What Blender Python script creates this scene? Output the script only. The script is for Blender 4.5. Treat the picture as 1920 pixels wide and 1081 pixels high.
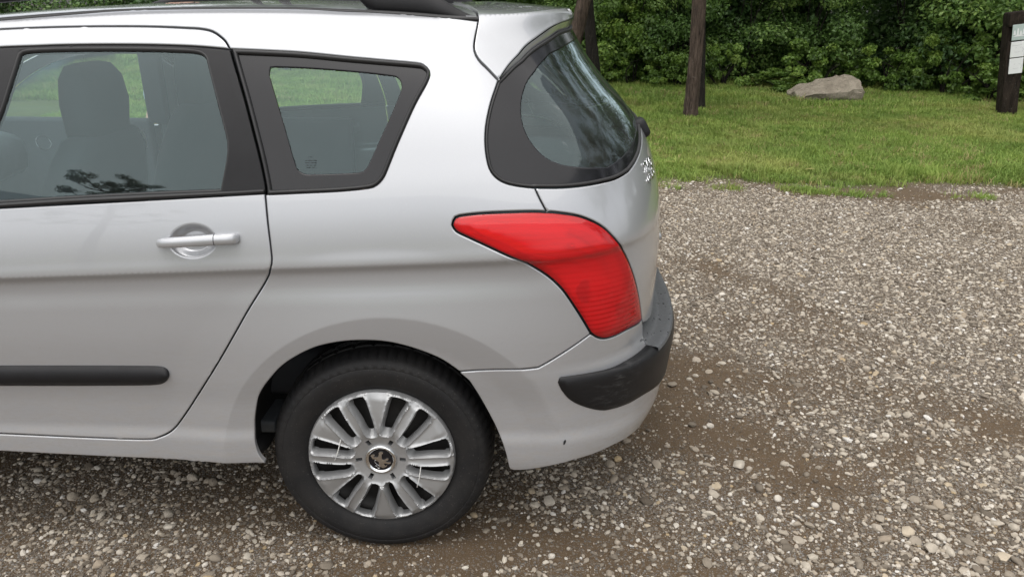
import bpy, bmesh, math, random
import numpy as np
from mathutils import Vector, Matrix
from mathutils.geometry import delaunay_2d_cdt

random.seed(7); RNG = np.random.default_rng(11)
SC = bpy.context.scene
for _o in list(bpy.data.objects): bpy.data.objects.remove(_o)
COL = SC.collection

# ------------------------------------------------------------------ camera
PW, PH, FPX = 1920.0, 1081.0, 1400.0            # photograph size in pixels, focal length in pixels
CAM = np.array([0.3784, -1.7459, 1.5034]); PITCH, YAW, ROLL = 0.3636, 0.0086, 0.0104
def cam_axes():
    cy, sy, cp, sp = math.cos(YAW), math.sin(YAW), math.cos(PITCH), math.sin(PITCH)
    f = np.array([-sy*cp, cy*cp, -sp]); r = np.array([cy, sy, 0.0]); u = np.cross(r, f)
    return r*math.cos(ROLL)+u*math.sin(ROLL), u*math.cos(ROLL)-r*math.sin(ROLL), f
CR, CU, CF = cam_axes()
cam = bpy.data.cameras.new('camera'); camo = bpy.data.objects.new('camera', cam); COL.objects.link(camo)
cam.sensor_width = 36.0; cam.lens = FPX/PW*36.0; cam.clip_start = 0.05; cam.clip_end = 1000.0
M = Matrix.Identity(4)
for i in range(3):
    M[i][0], M[i][1], M[i][2], M[i][3] = CR[i], CU[i], -CF[i], CAM[i]
camo.matrix_world = M; SC.camera = camo

# ------------------------------------------------------------------ sky, sun, exposure (overcast daylight)
SUN_EL, SUN_AZ = math.radians(74), math.radians(205)      # azimuth clockwise from +Y
W = bpy.data.worlds.new('World'); SC.world = W; W.use_nodes = True
nt = W.node_tree; nt.nodes.clear()
sky = nt.nodes.new('ShaderNodeTexSky'); sky.sky_type = 'NISHITA'; sky.sun_disc = False
sky.sun_elevation = SUN_EL; sky.sun_rotation = SUN_AZ; sky.dust_density = 3.0; sky.air_density = 1.0; sky.ozone_density = 1.0
hs = nt.nodes.new('ShaderNodeHueSaturation'); hs.inputs['Saturation'].default_value = 0.20; hs.inputs['Value'].default_value = 1.0
bg = nt.nodes.new('ShaderNodeBackground'); bg.inputs['Strength'].default_value = 0.14
wo = nt.nodes.new('ShaderNodeOutputWorld')
nt.links.new(sky.outputs[0], hs.inputs['Color']); nt.links.new(hs.outputs[0], bg.inputs['Color']); nt.links.new(bg.outputs[0], wo.inputs['Surface'])
sun = bpy.data.lights.new('sun', 'SUN'); sun.energy = 1.5; sun.angle = math.radians(120); sun.color = (1.0, 0.945, 0.865)
suno = bpy.data.objects.new('sun', sun); COL.objects.link(suno)
sd = Vector((math.sin(SUN_AZ)*math.cos(SUN_EL), math.cos(SUN_AZ)*math.cos(SUN_EL), math.sin(SUN_EL)))
suno.rotation_euler = sd.to_track_quat('Z', 'Y').to_euler(); suno.location = (0, -6, 12)
vs = SC.view_settings; vs.view_transform = 'Standard'; vs.look = 'None'; vs.exposure = 0.76; vs.gamma = 1.0; vs.use_curve_mapping = False
SC.render.engine = 'CYCLES'; cy = SC.cycles
cy.max_bounces = 10; cy.transparent_max_bounces = 24; cy.diffuse_bounces = 3; cy.glossy_bounces = 5; cy.transmission_bounces = 6
cy.use_denoising = True; cy.sample_clamp_indirect = 6.0; cy.caustics_reflective = False; cy.caustics_refractive = False
try: cy.denoiser = 'OPENIMAGEDENOISE'
except Exception: pass

# ------------------------------------------------------------------ pixel <-> world helpers
def project(P):
    d = P-CAM; z = d@CF
    return np.stack([PW/2+FPX*(d@CR)/z, PH/2-FPX*(d@CU)/z], -1)
def ray(px, py): return CF+CR*(px-PW/2)/FPX-CU*(py-PH/2)/FPX
def on_z(px, py, z=0.0):
    d = ray(px, py); return CAM+d*(z-CAM[2])/d[2]
def on_y(px, py, y):
    d = ray(px, py); return CAM+d*(y-CAM[1])/d[1]

# ------------------------------------------------------------------ object helpers
def link(o, parent=None):
    COL.objects.link(o)
    if parent is not None: o.parent = parent
    return o
def tag(o, label=None, cat=None, group=None, kind=None):
    if label: o['label'] = label
    if cat: o['category'] = cat
    if group: o['group'] = group
    if kind: o['kind'] = kind
    return o
def empty(name, loc=(0, 0, 0), label=None, cat=None, group=None):
    o = bpy.data.objects.new(name, None); o.empty_display_size = 0.1; COL.objects.link(o); o.location = loc
    return tag(o, label, cat, group)
def mesh_obj(name, verts, faces, material, parent=None, smooth=True, normals=None):
    me = bpy.data.meshes.new(name); me.from_pydata([tuple(map(float, v)) for v in verts], [], [tuple(int(i) for i in f) for f in faces])
    me.update()
    if smooth: me.polygons.foreach_set('use_smooth', [True]*len(me.polygons))
    if material is not None: me.materials.append(material)
    if normals is not None: me.normals_split_custom_set_from_vertices([tuple(map(float, n)) for n in normals])
    return link(bpy.data.objects.new(name, me), parent)
def bm_obj(name, bm, material, parent=None, smooth=True, sharp=None):
    me = bpy.data.meshes.new(name)
    bmesh.ops.recalc_face_normals(bm, faces=bm.faces)
    bm.to_mesh(me); bm.free()
    if smooth: me.polygons.foreach_set('use_smooth', [True]*len(me.polygons))
    if sharp is not None: me.set_sharp_from_angle(angle=math.radians(sharp))
    if material is not None: me.materials.append(material)
    return link(bpy.data.objects.new(name, me), parent)
def bm_box(bm, c, s, bevel=0.0, seg=2, rot=None):
    r = bmesh.ops.create_cube(bm, size=1.0); vs_ = r['verts']
    for v in vs_: v.co = Vector((v.co.x*s[0], v.co.y*s[1], v.co.z*s[2]))
    if bevel > 0:
        es = list({e for v in vs_ for e in v.link_edges})
        rb = bmesh.ops.bevel(bm, geom=es, offset=bevel, segments=seg, affect='EDGES', profile=0.6)
        vs_ = list({v for f in rb['faces'] for v in f.verts} | {v for v in vs_ if v.is_valid})
    for v in vs_:
        co = v.co
        if rot is not None: co = rot@co
        v.co = co+Vector(c)
    return vs_
def bm_tube(bm, pts, rad, n=8, closed=False, caps=True):
    pts = [Vector(p) for p in pts]; N = len(pts)
    if not hasattr(rad, '__len__'): rad = [rad]*N
    rings = []; prev = None
    for i, p in enumerate(pts):
        a = pts[(i-1) % N] if (closed or i > 0) else p
        b = pts[(i+1) % N] if (closed or i < N-1) else p
        t = (b-a).normalized()
        if prev is None:
            x = t.orthogonal().normalized()
        else:
            x = (prev-t*prev.dot(t)).normalized()
        prev = x; y = t.cross(x)
        rings.append([bm.verts.new(p+(x*math.cos(2*math.pi*k/n)+y*math.sin(2*math.pi*k/n))*rad[i]) for k in range(n)])
    for i in range(N if closed else N-1):
        A, B = rings[i], rings[(i+1) % N]
        for k in range(n): bm.faces.new((A[k], A[(k+1) % n], B[(k+1) % n], B[k]))
    if caps and not closed:
        bm.faces.new(rings[0][::-1]); bm.faces.new(rings[-1])
    return rings
def bm_lathe(bm, prof, n=64, axis='Y', closed=False, cap=False):
    """prof: list of (radius, height); height runs along the axis"""
    rings = []
    for r, h in prof:
        ring = []
        for k in range(n):
            a = 2*math.pi*k/n; c, s = math.cos(a)*r, math.sin(a)*r
            ring.append(bm.verts.new((c, h, s) if axis == 'Y' else (c, s, h)))
        rings.append(ring)
    m = len(rings)
    for i in range(m if closed else m-1):
        A, B = rings[i], rings[(i+1) % m]
        for k in range(n): bm.faces.new((A[k], A[(k+1) % n], B[(k+1) % n], B[k]))
    if cap: bm.faces.new(rings[0]); bm.faces.new(rings[-1][::-1])
    return rings
def smoothstep(a, b, x):
    t = np.clip((np.asarray(x, float)-a)/(b-a), 0, 1); return t*t*(3-2*t)

# ------------------------------------------------------------------ value noise for layouts (numpy)
def vnoise(x, y, seed=0, octaves=4):
    x = np.asarray(x, float); y = np.asarray(y, float); tot = np.zeros_like(x); amp = 1.0; ws = 0.0
    for o in range(octaves):
        r = np.random.default_rng(seed*97+o); T = r.random((64, 64))
        xi = np.floor(x).astype(int); yi = np.floor(y).astype(int); fx = x-xi; fy = y-yi
        fx = fx*fx*(3-2*fx); fy = fy*fy*(3-2*fy)
        g = lambda a, b: T[(xi+a) % 64, (yi+b) % 64]
        tot += amp*((g(0, 0)*(1-fx)+g(1, 0)*fx)*(1-fy)+(g(0, 1)*(1-fx)+g(1, 1)*fx)*fy)
        ws += amp; amp *= 0.5; x = x*2.03+7.1; y = y*2.03+3.7
    return tot/ws
# ------------------------------------------------------------------ materials
def new_mat(name):
    m = bpy.data.materials.new(name); m.use_nodes = True; n = m.node_tree.nodes; n.clear()
    out = n.new('ShaderNodeOutputMaterial'); return m, m.node_tree, out
def nd(t, typ, **kw):
    x = t.nodes.new(typ)
    for k, v in kw.items():
        if k in x.inputs: x.inputs[k].default_value = v
        else: setattr(x, k, v)
    return x
def noise(t, scale, detail=4, rough=0.6, vec=None):
    x = nd(t, 'ShaderNodeTexNoise', Scale=scale, Detail=detail, Roughness=rough)
    if vec is not None: t.links.new(vec, x.inputs['Vector'])
    return x.outputs['Fac']
def ramp(t, fac, stops, interp='LINEAR'):
    r = t.nodes.new('ShaderNodeValToRGB'); t.links.new(fac, r.inputs['Fac']); e = r.color_ramp.elements
    r.color_ramp.interpolation = interp
    while len(e) < len(stops): e.new(0.5)
    for i, (p, c) in enumerate(stops):
        e[i].position = p; e[i].color = tuple(c)+(1.0,) if len(c) == 3 else c
    return r.outputs['Color']
def mixc(t, a, b, fac, mode='MIX'):
    m = t.nodes.new('ShaderNodeMix'); m.data_type = 'RGBA'; m.blend_type = mode
    for v, i in ((fac, 0), (a, 6), (b, 7)):
        if hasattr(v, 'is_output') or isinstance(v, bpy.types.NodeSocket): t.links.new(v, m.inputs[i])
        else: m.inputs[i].default_value = v if i == 0 else (tuple(v)+(1.0,) if len(v) == 3 else v)
    return m.outputs[2]
def mathn(t, op, a, b=0.0, c=None, clamp=False):
    m = t.nodes.new('ShaderNodeMath'); m.operation = op; m.use_clamp = clamp
    for v, i in ((a, 0), (b, 1), (c, 2)):
        if v is None: continue
        if isinstance(v, bpy.types.NodeSocket): t.links.new(v, m.inputs[i])
        else: m.inputs[i].default_value = v
    return m.outputs[0]
def setin(t, node, name, v):
    if isinstance(v, bpy.types.NodeSocket): t.links.new(v, node.inputs[name])
    else: node.inputs[name].default_value = tuple(v)+(1.0,) if (hasattr(v, '__len__') and len(v) == 3 and node.inputs[name].type == 'RGBA') else v
def bump(t, h, strength=0.3, dist=0.01):
    b = nd(t, 'ShaderNodeBump', Strength=strength, Distance=dist); t.links.new(h, b.inputs['Height']); return b.outputs['Normal']
def principled(t, out, **kw):
    p = t.nodes.new('ShaderNodeBsdfPrincipled')
    for k, v in kw.items():
        setin(t, p, k.replace('_', ' '), v)
    t.links.new(p.outputs[0], out.inputs['Surface']); return p
def pos(t): return t.nodes.new('ShaderNodeNewGeometry').outputs['Position']
def objc(t): return t.nodes.new('ShaderNodeTexCoord').outputs['Object']
def simple(name, col, rough=0.5, metallic=0.0, var=0.12, nscale=30.0, bstr=0.0, bscale=200.0, coat=0.0, spec=0.5):
    m, t, o = new_mat(name); v = objc(t)
    c = mixc(t, tuple(x*(1-var) for x in col), tuple(min(1, x*(1+var)) for x in col), noise(t, nscale, 5, 0.6, v))
    r = mathn(t, 'MULTIPLY_ADD', noise(t, nscale*1.7, 3, 0.6, v), 0.2, rough-0.1)
    kw = dict(Base_Color=c, Roughness=r, Metallic=metallic, Coat_Weight=coat, Specular_IOR_Level=spec)
    if bstr > 0: kw['Normal'] = bump(t, noise(t, bscale, 3, 0.7, v), bstr, 0.002)
    principled(t, o, **kw); return m

def paint_mat():
    m, t, o = new_mat('silver_paint'); p = pos(t)
    sep = t.nodes.new('ShaderNodeSeparateXYZ'); t.links.new(p, sep.inputs[0])
    flake = noise(t, 900.0, 2, 0.5, p)
    base = mixc(t, (0.385, 0.395, 0.415), (0.465, 0.476, 0.498), flake)
    # road dust: speckle and streaks that thicken towards the sills
    low = mathn(t, 'MULTIPLY_ADD', sep.outputs[2], -1.5, 1.15, clamp=True)
    mp = nd(t, 'ShaderNodeMapping'); mp.inputs['Scale'].default_value = (18, 18, 60); t.links.new(p, mp.inputs[0])
    d1 = ramp(t, noise(t, 1.0, 6, 0.7, mp.outputs[0]), [(0.40, (0, 0, 0)), (0.72, (1, 1, 1))])
    d2 = ramp(t, noise(t, 160.0, 3, 0.6, p), [(0.62, (0, 0, 0)), (0.72, (1, 1, 1))])
    dd = mathn(t, 'MULTIPLY', mathn(t, 'MULTIPLY_ADD', d2, 0.35, d1), low, clamp=True)
    dd = mathn(t, 'MULTIPLY', dd, 0.80)
    col = mixc(t, base, (0.30, 0.265, 0.225), dd)
    met = mathn(t, 'MULTIPLY_ADD', dd, -0.3, 0.46)
    rou = mathn(t, 'MULTIPLY_ADD', dd, 0.35, mathn(t, 'MULTIPLY_ADD', noise(t, 7.0, 4, 0.6, p), 0.06, 0.27))
    cr = mathn(t, 'MULTIPLY_ADD', dd, 0.5, 0.012)
    principled(t, o, Base_Color=col, Metallic=met, Roughness=rou, Coat_Weight=1.0, Coat_Roughness=cr,
               Coat_IOR=1.5, Normal=bump(t, noise(t, 1400.0, 2, 0.5, p), 0.03, 0.001))
    return m

def glass_mat(name, tint, ior=1.5, dirt=0.03, streak=False):
    """thin pane: tinted straight-through light, mirror reflection by Fresnel, film of dust"""
    m, t, o = new_mat(name); p = pos(t)
    tr = nd(t, 'ShaderNodeBsdfTransparent'); tr.inputs[0].default_value = tuple(tint)+(1,)
    gl = nd(t, 'ShaderNodeBsdfAnisotropic' if False else 'ShaderNodeBsdfGlossy', Roughness=0.0); gl.inputs[0].default_value = (0.78, 0.97, 1.0, 1)
    fr = nd(t, 'ShaderNodeFresnel', IOR=ior)
    f2 = mathn(t, 'MULTIPLY', fr.outputs[0], 1.5, clamp=True)
    mx = t.nodes.new('ShaderNodeMixShader'); t.links.new(f2, mx.inputs[0]); t.links.new(tr.outputs[0], mx.inputs[1]); t.links.new(gl.outputs[0], mx.inputs[2])
    df = nd(t, 'ShaderNodeBsdfDiffuse'); df.inputs[0].default_value = (0.5, 0.5, 0.48, 1)
    mx2 = t.nodes.new('ShaderNodeMixShader')
    nz = ramp(t, noise(t, 9.0, 5, 0.7, p), [(0.35, (0.4,)*3), (0.7, (1,)*3)])
    if streak:
        # dried run marks down the pane
        mp = nd(t, 'ShaderNodeMapping'); mp.inputs['Scale'].default_value = (26, 95, 2.2); mp.inputs['Rotation'].default_value = (0, math.radians(0), 0); t.links.new(p, mp.inputs[0])
        st = ramp(t, noise(t, 1.0, 4, 0.6, mp.outputs[0]), [(0.60, (0, 0, 0)), (0.68, (1, 1, 1))])
        br = ramp(t, noise(t, 14.0, 3, 0.6, p), [(0.48, (0, 0, 0)), (0.62, (1, 1, 1))])
        nz = mathn(t, 'MULTIPLY_ADD', mathn(t, 'MULTIPLY', st, br), 3.0, nz)
    t.links.new(mathn(t, 'MULTIPLY', nz, dirt), mx2.inputs[0]); t.links.new(mx.outputs[0], mx2.inputs[1]); t.links.new(df.outputs[0], mx2.inputs[2])
    t.links.new(mx2.outputs[0], o.inputs['Surface']); return m

def lens_mat():
    m, t, o = new_mat('red_lamp_lens'); p = pos(t)
    sep = t.nodes.new('ShaderNodeSeparateXYZ'); t.links.new(p, sep.inputs[0])       # lens ribs: their dark shading is put into the colour as stripes
    wv = mathn(t, 'MULTIPLY_ADD', mathn(t, 'SINE', mathn(t, 'MULTIPLY', sep.outputs[2], 2*math.pi/.0135)), .5, .5)
    zone = ramp(t, mathn(t, 'MULTIPLY_ADD', sep.outputs[2], 3.0, -2.0), [(.30, (1, 1, 1)), (.62, (.25, .25, .25)), (.9, (.12, .12, .12))])
    rib = mathn(t, 'MULTIPLY', mathn(t, 'POWER', wv, 2.0), zone)
    tr = nd(t, 'ShaderNodeBsdfTransparent'); t.links.new(mixc(t, (1.0, 0.085, 0.085), (0.85, 0.03, 0.03), rib), tr.inputs[0])
    df = nd(t, 'ShaderNodeBsdfDiffuse'); t.links.new(mixc(t, (1.0, 0.022, 0.030), (0.74, 0.010, 0.014), rib), df.inputs[0])
    m0 = nd(t, 'ShaderNodeMixShader'); m0.inputs[0].default_value = 0.37
    t.links.new(tr.outputs[0], m0.inputs[1]); t.links.new(df.outputs[0], m0.inputs[2])
    gl = nd(t, 'ShaderNodeBsdfGlossy', Roughness=0.03); gl.inputs[0].default_value = (1, 1, 1, 1)
    fr = nd(t, 'ShaderNodeFresnel', IOR=1.5)
    m1 = t.nodes.new('ShaderNodeMixShader'); t.links.new(fr.outputs[0], m1.inputs[0]); t.links.new(m0.outputs[0], m1.inputs[1]); t.links.new(gl.outputs[0], m1.inputs[2])
    t.links.new(m1.outputs[0], o.inputs['Surface']); return m

MAT = {}
MAT['paint'] = paint_mat()
MAT['glass'] = glass_mat('tinted_side_glass', (0.80, 0.93, 0.935), dirt=0.02)
MAT['rearglass'] = glass_mat('tinted_rear_glass', (0.56, 0.69, 0.70), dirt=0.045, streak=True)
MAT['lens'] = lens_mat()
MAT['frit'] = simple('black_glass_border', (0.010, 0.010, 0.012), 0.12, 0, 0.2, 8, spec=0.36)
MAT['trim'] = simple('black_plastic_trim', (0.012, 0.012, 0.0135), 0.45, 0, 0.25, 14, 0.25, 900, spec=0.25)
MAT['rubber'] = simple('black_rubber', (0.016, 0.016, 0.017), 0.55, 0, 0.2, 40)
MAT['gap'] = simple('dark_seam', (0.006, 0.006, 0.007), 0.8, 0, 0.1, 20)
MAT['chrome'] = simple('chrome', (0.75, 0.76, 0.77), 0.12, 1.0, 0.05, 30)
MAT['hubcap'] = simple('silver_hubcap', (0.37, 0.375, 0.38), 0.42, 0.6, 0.1, 12, 0.1, 500, coat=0.15)
MAT['steel'] = simple('dark_wheel_steel', (0.016, 0.015, 0.014), 0.55, 0.3, 0.4, 25, 0.3, 150)
MAT['white'] = simple('white_nylon', (0.72, 0.72, 0.70), 0.45, 0, 0.05, 40)
MAT['seat'] = simple('charcoal_seat_fabric', (0.045, 0.048, 0.055), 0.85, 0, 0.15, 12)
MAT['cabin'] = simple('dark_cabin_plastic', (0.085, 0.095, 0.105), 0.6, 0, 0.2, 30)
MAT['liner'] = simple('pale_headliner', (0.42, 0.42, 0.40), 0.9, 0, 0.08, 30)
MAT['jeans'] = simple('faded_denim', (0.30, 0.38, 0.48), 0.85, 0, 0.35, 22, 0.3, 500)
MAT['shirt'] = simple('beige_shirt', (0.50, 0.43, 0.34), 0.85, 0, 0.15, 20)
MAT['skin'] = simple('skin', (0.50, 0.30, 0.21), 0.5, 0, 0.12, 25)
MAT['paper'] = simple('pale_card', (0.70, 0.66, 0.58), 0.7, 0, 0.06, 30)

def rub_mat():
    m, t, o = new_mat('scuffed_bumper_plastic'); p = pos(t)
    mp = nd(t, 'ShaderNodeMapping'); mp.inputs['Scale'].default_value = (30, 30, 120); t.links.new(p, mp.inputs[0])
    sep = t.nodes.new('ShaderNodeSeparateXYZ'); t.links.new(p, sep.inputs[0])
    bx = mathn(t, 'SUBTRACT', 1.0, mathn(t, 'MULTIPLY', mathn(t, 'ABSOLUTE', mathn(t, 'SUBTRACT', sep.outputs[0], 0.655)), 9.0), clamp=True)
    sc = ramp(t, noise(t, 1.0, 6, 0.75, mp.outputs[0]), [(0.52, (0, 0, 0)), (0.66, (1, 1, 1))])
    f = mathn(t, 'MULTIPLY', mathn(t, 'MULTIPLY', sc, bx), 0.22)
    c = mixc(t, (0.010, 0.010, 0.011), (0.15, 0.15, 0.15), f)
    principled(t, o, Specular_IOR_Level=0.3, Base_Color=c, Roughness=mathn(t, 'MULTIPLY_ADD', f, 0.4, 0.42), Normal=bump(t, noise(t, 1500, 2, 0.6, p), 0.2, 0.001)); return m
MAT['rub'] = rub_mat()
def ledge_mat():
    m, t, o = new_mat('wet_bumper_top'); p = pos(t)
    vo = nd(t, 'ShaderNodeTexVoronoi', Scale=75.0); t.links.new(p, vo.inputs['Vector'])
    spot = ramp(t, vo.outputs['Distance'], [(0.16, (1, 1, 1)), (0.30, (0, 0, 0))])
    sel = ramp(t, noise(t, 22.0, 3, 0.6, p), [(0.50, (0, 0, 0)), (0.58, (1, 1, 1))])
    f = mathn(t, 'MULTIPLY', spot, sel)
    dust = ramp(t, noise(t, 120.0, 4, 0.7, p), [(0.55, (0, 0, 0)), (0.75, (1, 1, 1))])
    c = mixc(t, (0.075, 0.078, 0.084), (0.24, 0.235, 0.23), mathn(t, 'MULTIPLY', dust, 0.5))
    c = mixc(t, c, (0.012, 0.012, 0.013), f)
    principled(t, o, Base_Color=c, Roughness=mathn(t, 'MULTIPLY_ADD', f, -0.34, 0.42), Normal=bump(t, f, 0.8, 0.003)); return m
MAT['ledge'] = ledge_mat()
def tyre_mat():
    m, t, o = new_mat('tyre_rubber'); v = objc(t)
    f = ramp(t, noise(t, 9.0, 6, 0.7, v), [(0.4, (0, 0, 0)), (0.8, (1, 1, 1))])
    c = mixc(t, (0.010, 0.010, 0.0108), (0.045, 0.041, 0.037), mathn(t, 'MULTIPLY', f, 0.35))
    d = ramp(t, noise(t, 260.0, 2, 0.6, v), [(0.66, (0, 0, 0)), (0.74, (1, 1, 1))])
    c = mixc(t, c, (0.14, 0.13, 0.12), mathn(t, 'MULTIPLY', d, 0.5))
    principled(t, o, Base_Color=c, Roughness=0.62, Specular_IOR_Level=0.3, Normal=bump(t, noise(t, 320, 3, 0.7, v), 0.25, 0.002)); return m
MAT['tyre'] = tyre_mat()
# ------------------------------------------------------------------ the car's outer surface, as one lofted shape S(s, v)
# s runs along the car (metres; s = X forward of the rear axle, then round the rear corner to the centre line at s = SREF),
# v runs up the side (nominal height) and over the roof edge to the centre line.
YC = 0.9075; SREF = 1.5; ZHUB = 0.306; WB = 2.708
def pchip(xs, ys):
    xs = np.array(xs, float); ys = np.array(ys, float); h = np.diff(xs); d = np.diff(ys)/h; m = np.zeros(len(xs))
    for i in range(1, len(xs)-1):
        if d[i-1]*d[i] > 0:
            w1, w2 = 2*h[i]+h[i-1], h[i]+2*h[i-1]; m[i] = (w1+w2)/(w1/d[i-1]+w2/d[i])
    m[0], m[-1] = d[0], d[-1]
    def f(x):
        x = np.clip(np.asarray(x, float), xs[0], xs[-1]); i = np.clip(np.searchsorted(xs, x)-1, 0, len(h)-1); t = (x-xs[i])/h[i]
        return ((1+2*t)*(1-t)**2*ys[i]+t*(1-t)**2*h[i]*m[i]+t*t*(3-2*t)*ys[i+1]+t*t*(t-1)*h[i]*m[i+1])
    return f
_v = [.16, .20, .235, .262, .285, .33, .375, .42, .48, .58, .70, .79, .845, .870, .883, .890, .894, .93, 1.0, 1.07, 1.13, 1.2, 1.3, 1.38, 1.42, 1.45, 1.48, 1.51, 1.55, 1.62, 1.8, 2.12]
_w = [.770, .815, .852, .877, .8885, .8945, .8935, .8865, .8865, .8935, .8985, .8960, .8915, .8930, .8985, .9045, .9060, .9015, .8900, .8735, .8555, .832, .788, .744, .716, .690, .660, .628, .585, .51, .32, .0]
_z = [.16, .20, .235, .262, .285, .33, .375, .42, .48, .58, .70, .79, .845, .870, .883, .890, .894, .93, 1.0, 1.07, 1.13, 1.2, 1.3, 1.38, 1.423, 1.454, 1.476, 1.487, 1.493, 1.499, 1.507, 1.512]
fw, fz = pchip(_v, _w), pchip(_v, _z)
fxr = pchip([.16, .19, .24, .30, .39, .48, .556, .575, .588, .62, .70, .80, .90, .98, 1.07, 1.13, 1.20, 1.30, 1.40, 1.45, 1.48, 1.55, 2.12],
            [.70, .744, .792, .836, .878, .890, .897, .896, .838, .837, .838, .841, .835, .822, .793, .761, .718, .645, .568, .535, .530, .530, .530])
fn = pchip([.16, .573, .9, 1.07, 1.2, 1.4, 1.48, 1.6, 2.12], [4.6, 5.0, 4.6, 3.7, 3.3, 3.0, 3.2, 5.0, 8.0])
fm = pchip([.16, .573, .589, .9, 1.07, 1.2, 1.4, 1.48, 2.12], [2.8, 2.80, 2.6, 2.6, 2.45, 2.35, 2.3, 2.4, 3.0])
fL = pchip([.16, .573, .589, .9, 1.2, 1.4, 1.48, 2.12], [.62, .84, .80, .80, .66, .52, .49, .45])
ftilt = pchip([.16, .42, .60, .885, 1.07, 1.2, 1.4, 1.5, 2.12], [0, 0, .012, .050, .066, .05, .01, 0, 0])
froof = pchip([0, .32, .51, .585, .628, .66], [1.512, 1.507, 1.499, 1.493, 1.487, 1.476])
_VG = np.concatenate([np.arange(.16, 1.62, .003), np.linspace(1.62, 2.12, 60)]); _SG = np.linspace(0, SREF, 520)
_TX = np.zeros((len(_VG), len(_SG))); _TH = np.zeros_like(_TX)
for _i, _vv in enumerate(_VG):
    w, xr, n_, m_ = float(fw(_vv)), float(fxr(_vv)), float(fn(_vv)), float(fm(_vv)); L = min(float(fL(_vv)), xr-.005)
    th = np.linspace(0, math.pi/2, 1400); u = np.sin(th)**(2/n_); hh = np.cos(th)**(2/m_); hh[-1] = 0; hh = hh*w
    xx = np.concatenate([np.linspace(0, xr-L, 60, endpoint=False), xr-L+L*u]); hh = np.concatenate([np.full(60, w), hh])
    al = np.concatenate([[0], np.cumsum(np.hypot(np.diff(xx), np.diff(hh)))]); q = _SG/SREF*al[-1]
    _TX[_i] = np.interp(q, al, xx); _TH[_i] = np.interp(q, al, hh)
def flare(x, z):
    f = 0
    for xc in (0.045, 0.0-WB):
        r = np.hypot((x-xc)*0.97, z-.30)
        q = np.clip((.64-r)/.185, 0, 1); g = .014*q**1.5-.009*np.clip((.455-r)/.08, 0, 1)
        f = f+g*smoothstep(.20, .30, z)
    return f
def S(s, v):
    s = np.asarray(s, float); v = np.asarray(v, float); s, v = np.broadcast_arrays(s, v)
    far = s > SREF; sm = np.where(far, 2*SREF-s, s); sp = np.clip(sm, 0, SREF)
    vi = np.interp(v, _VG, np.arange(len(_VG))); si = sp/SREF*(len(_SG)-1)
    a = np.clip(vi.astype(int), 0, len(_VG)-2); b = np.clip(si.astype(int), 0, len(_SG)-2); fa, fb = vi-a, si-b
    def bl(T): return (T[a, b]*(1-fb)+T[a, b+1]*fb)*(1-fa)+(T[a+1, b]*(1-fb)+T[a+1, b+1]*fb)*fa
    x, h = bl(_TX), bl(_TH)
    neg = sm < 0
    x = np.where(neg, sm, x); w0 = fw(v)
    xf = np.clip(-sm-0.5, 0, None); h = np.where(neg, w0-.008*xf**2, h)
    z = fz(v)+ftilt(v)*np.clip(x, -1.6, .6)
    crown = froof(np.clip(h, 0, .66))-froof(.66)
    z = np.where(v > 1.48, froof(np.clip(h, 0, .66)), z+crown*smoothstep(1.25, 1.48, v))
    z = z-.055*np.clip(x+.25, -1.15, 2)**2*smoothstep(1.1, 1.46, v)
    side = 1-smoothstep(.45, .78, x)
    h = h+flare(x, z)*side
    y = YC-h
    return np.stack([x, np.where(far, 2*YC-y, y), z], -1)
def Sn(s, v, e=.004):
    du = S(np.asarray(s)+e, v)-S(np.asarray(s)-e, v); dv = S(s, np.asarray(v)+e)-S(s, np.asarray(v)-e)
    n = np.cross(du, dv); n /= np.linalg.norm(n, axis=-1, keepdims=True)+1e-12
    return n            # points outwards (towards -Y on the near side)
# inverse: photo pixel -> (s, v) on the near, visible side
_gs, _gv = np.meshgrid(np.concatenate([np.arange(-1.75, 0, .02), np.arange(0, SREF, .01)]), np.arange(.17, 1.9, .01), indexing='ij')
_gP = S(_gs, _gv); _gN = Sn(_gs, _gv); _gfront = ((CAM-_gP)*_gN).sum(-1) > 0.02
_gpx = project(_gP); _gpx[~_gfront] = 1e6
def inv(px, py, off=0.0):
    d = np.hypot(_gpx[..., 0]-px, _gpx[..., 1]-py); i = np.unravel_index(np.argmin(d), d.shape); s, v = float(_gs[i]), float(_gv[i])
    best = (d[i], s, v)
    for it in range(14):
        p0 = project(S(s, v)+off*Sn(s, v)); r = np.array([px, py])-p0; e = .002
        if np.hypot(*r) < best[0]: best = (np.hypot(*r), s, v)
        if np.hypot(*r) < .02: break
        J = np.stack([(project(S(s+e, v)+off*Sn(s+e, v))-p0)/e, (project(S(s, v+e)+off*Sn(s, v+e))-p0)/e], -1)
        try: st = np.linalg.solve(J, r)
        except Exception: break
        k = min(1.0, .05/(np.abs(st).max()+1e-9)); s += st[0]*k; v += st[1]*k
        s = min(max(s, -2.2), SREF-.02); v = min(max(v, .17), 2.0)
    return best[1], best[2]
def crom(pts, n=6):
    P = np.array(pts, float); out = []
    for i in range(len(P)-1):
        p0, p1, p2, p3 = P[max(i-1, 0)], P[i], P[i+1], P[min(i+2, len(P)-1)]
        for k in range(n):
            t = k/n
            out.append(.5*((2*p1)+(-p0+p2)*t+(2*p0-5*p1+4*p2-p3)*t*t+(-p0+3*p1-3*p2+p3)*t**3))
    out.append(P[-1]); return np.array(out)
def resample(P, step):
    P = np.array(P, float); d = np.hypot(*np.diff(P, axis=0).T); a = np.concatenate([[0], np.cumsum(d)]); n = max(1, int(round(a[-1]/step)))
    q = np.linspace(0, a[-1], n+1); return np.stack([np.interp(q, a, P[:, 0]), np.interp(q, a, P[:, 1])], -1)
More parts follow.
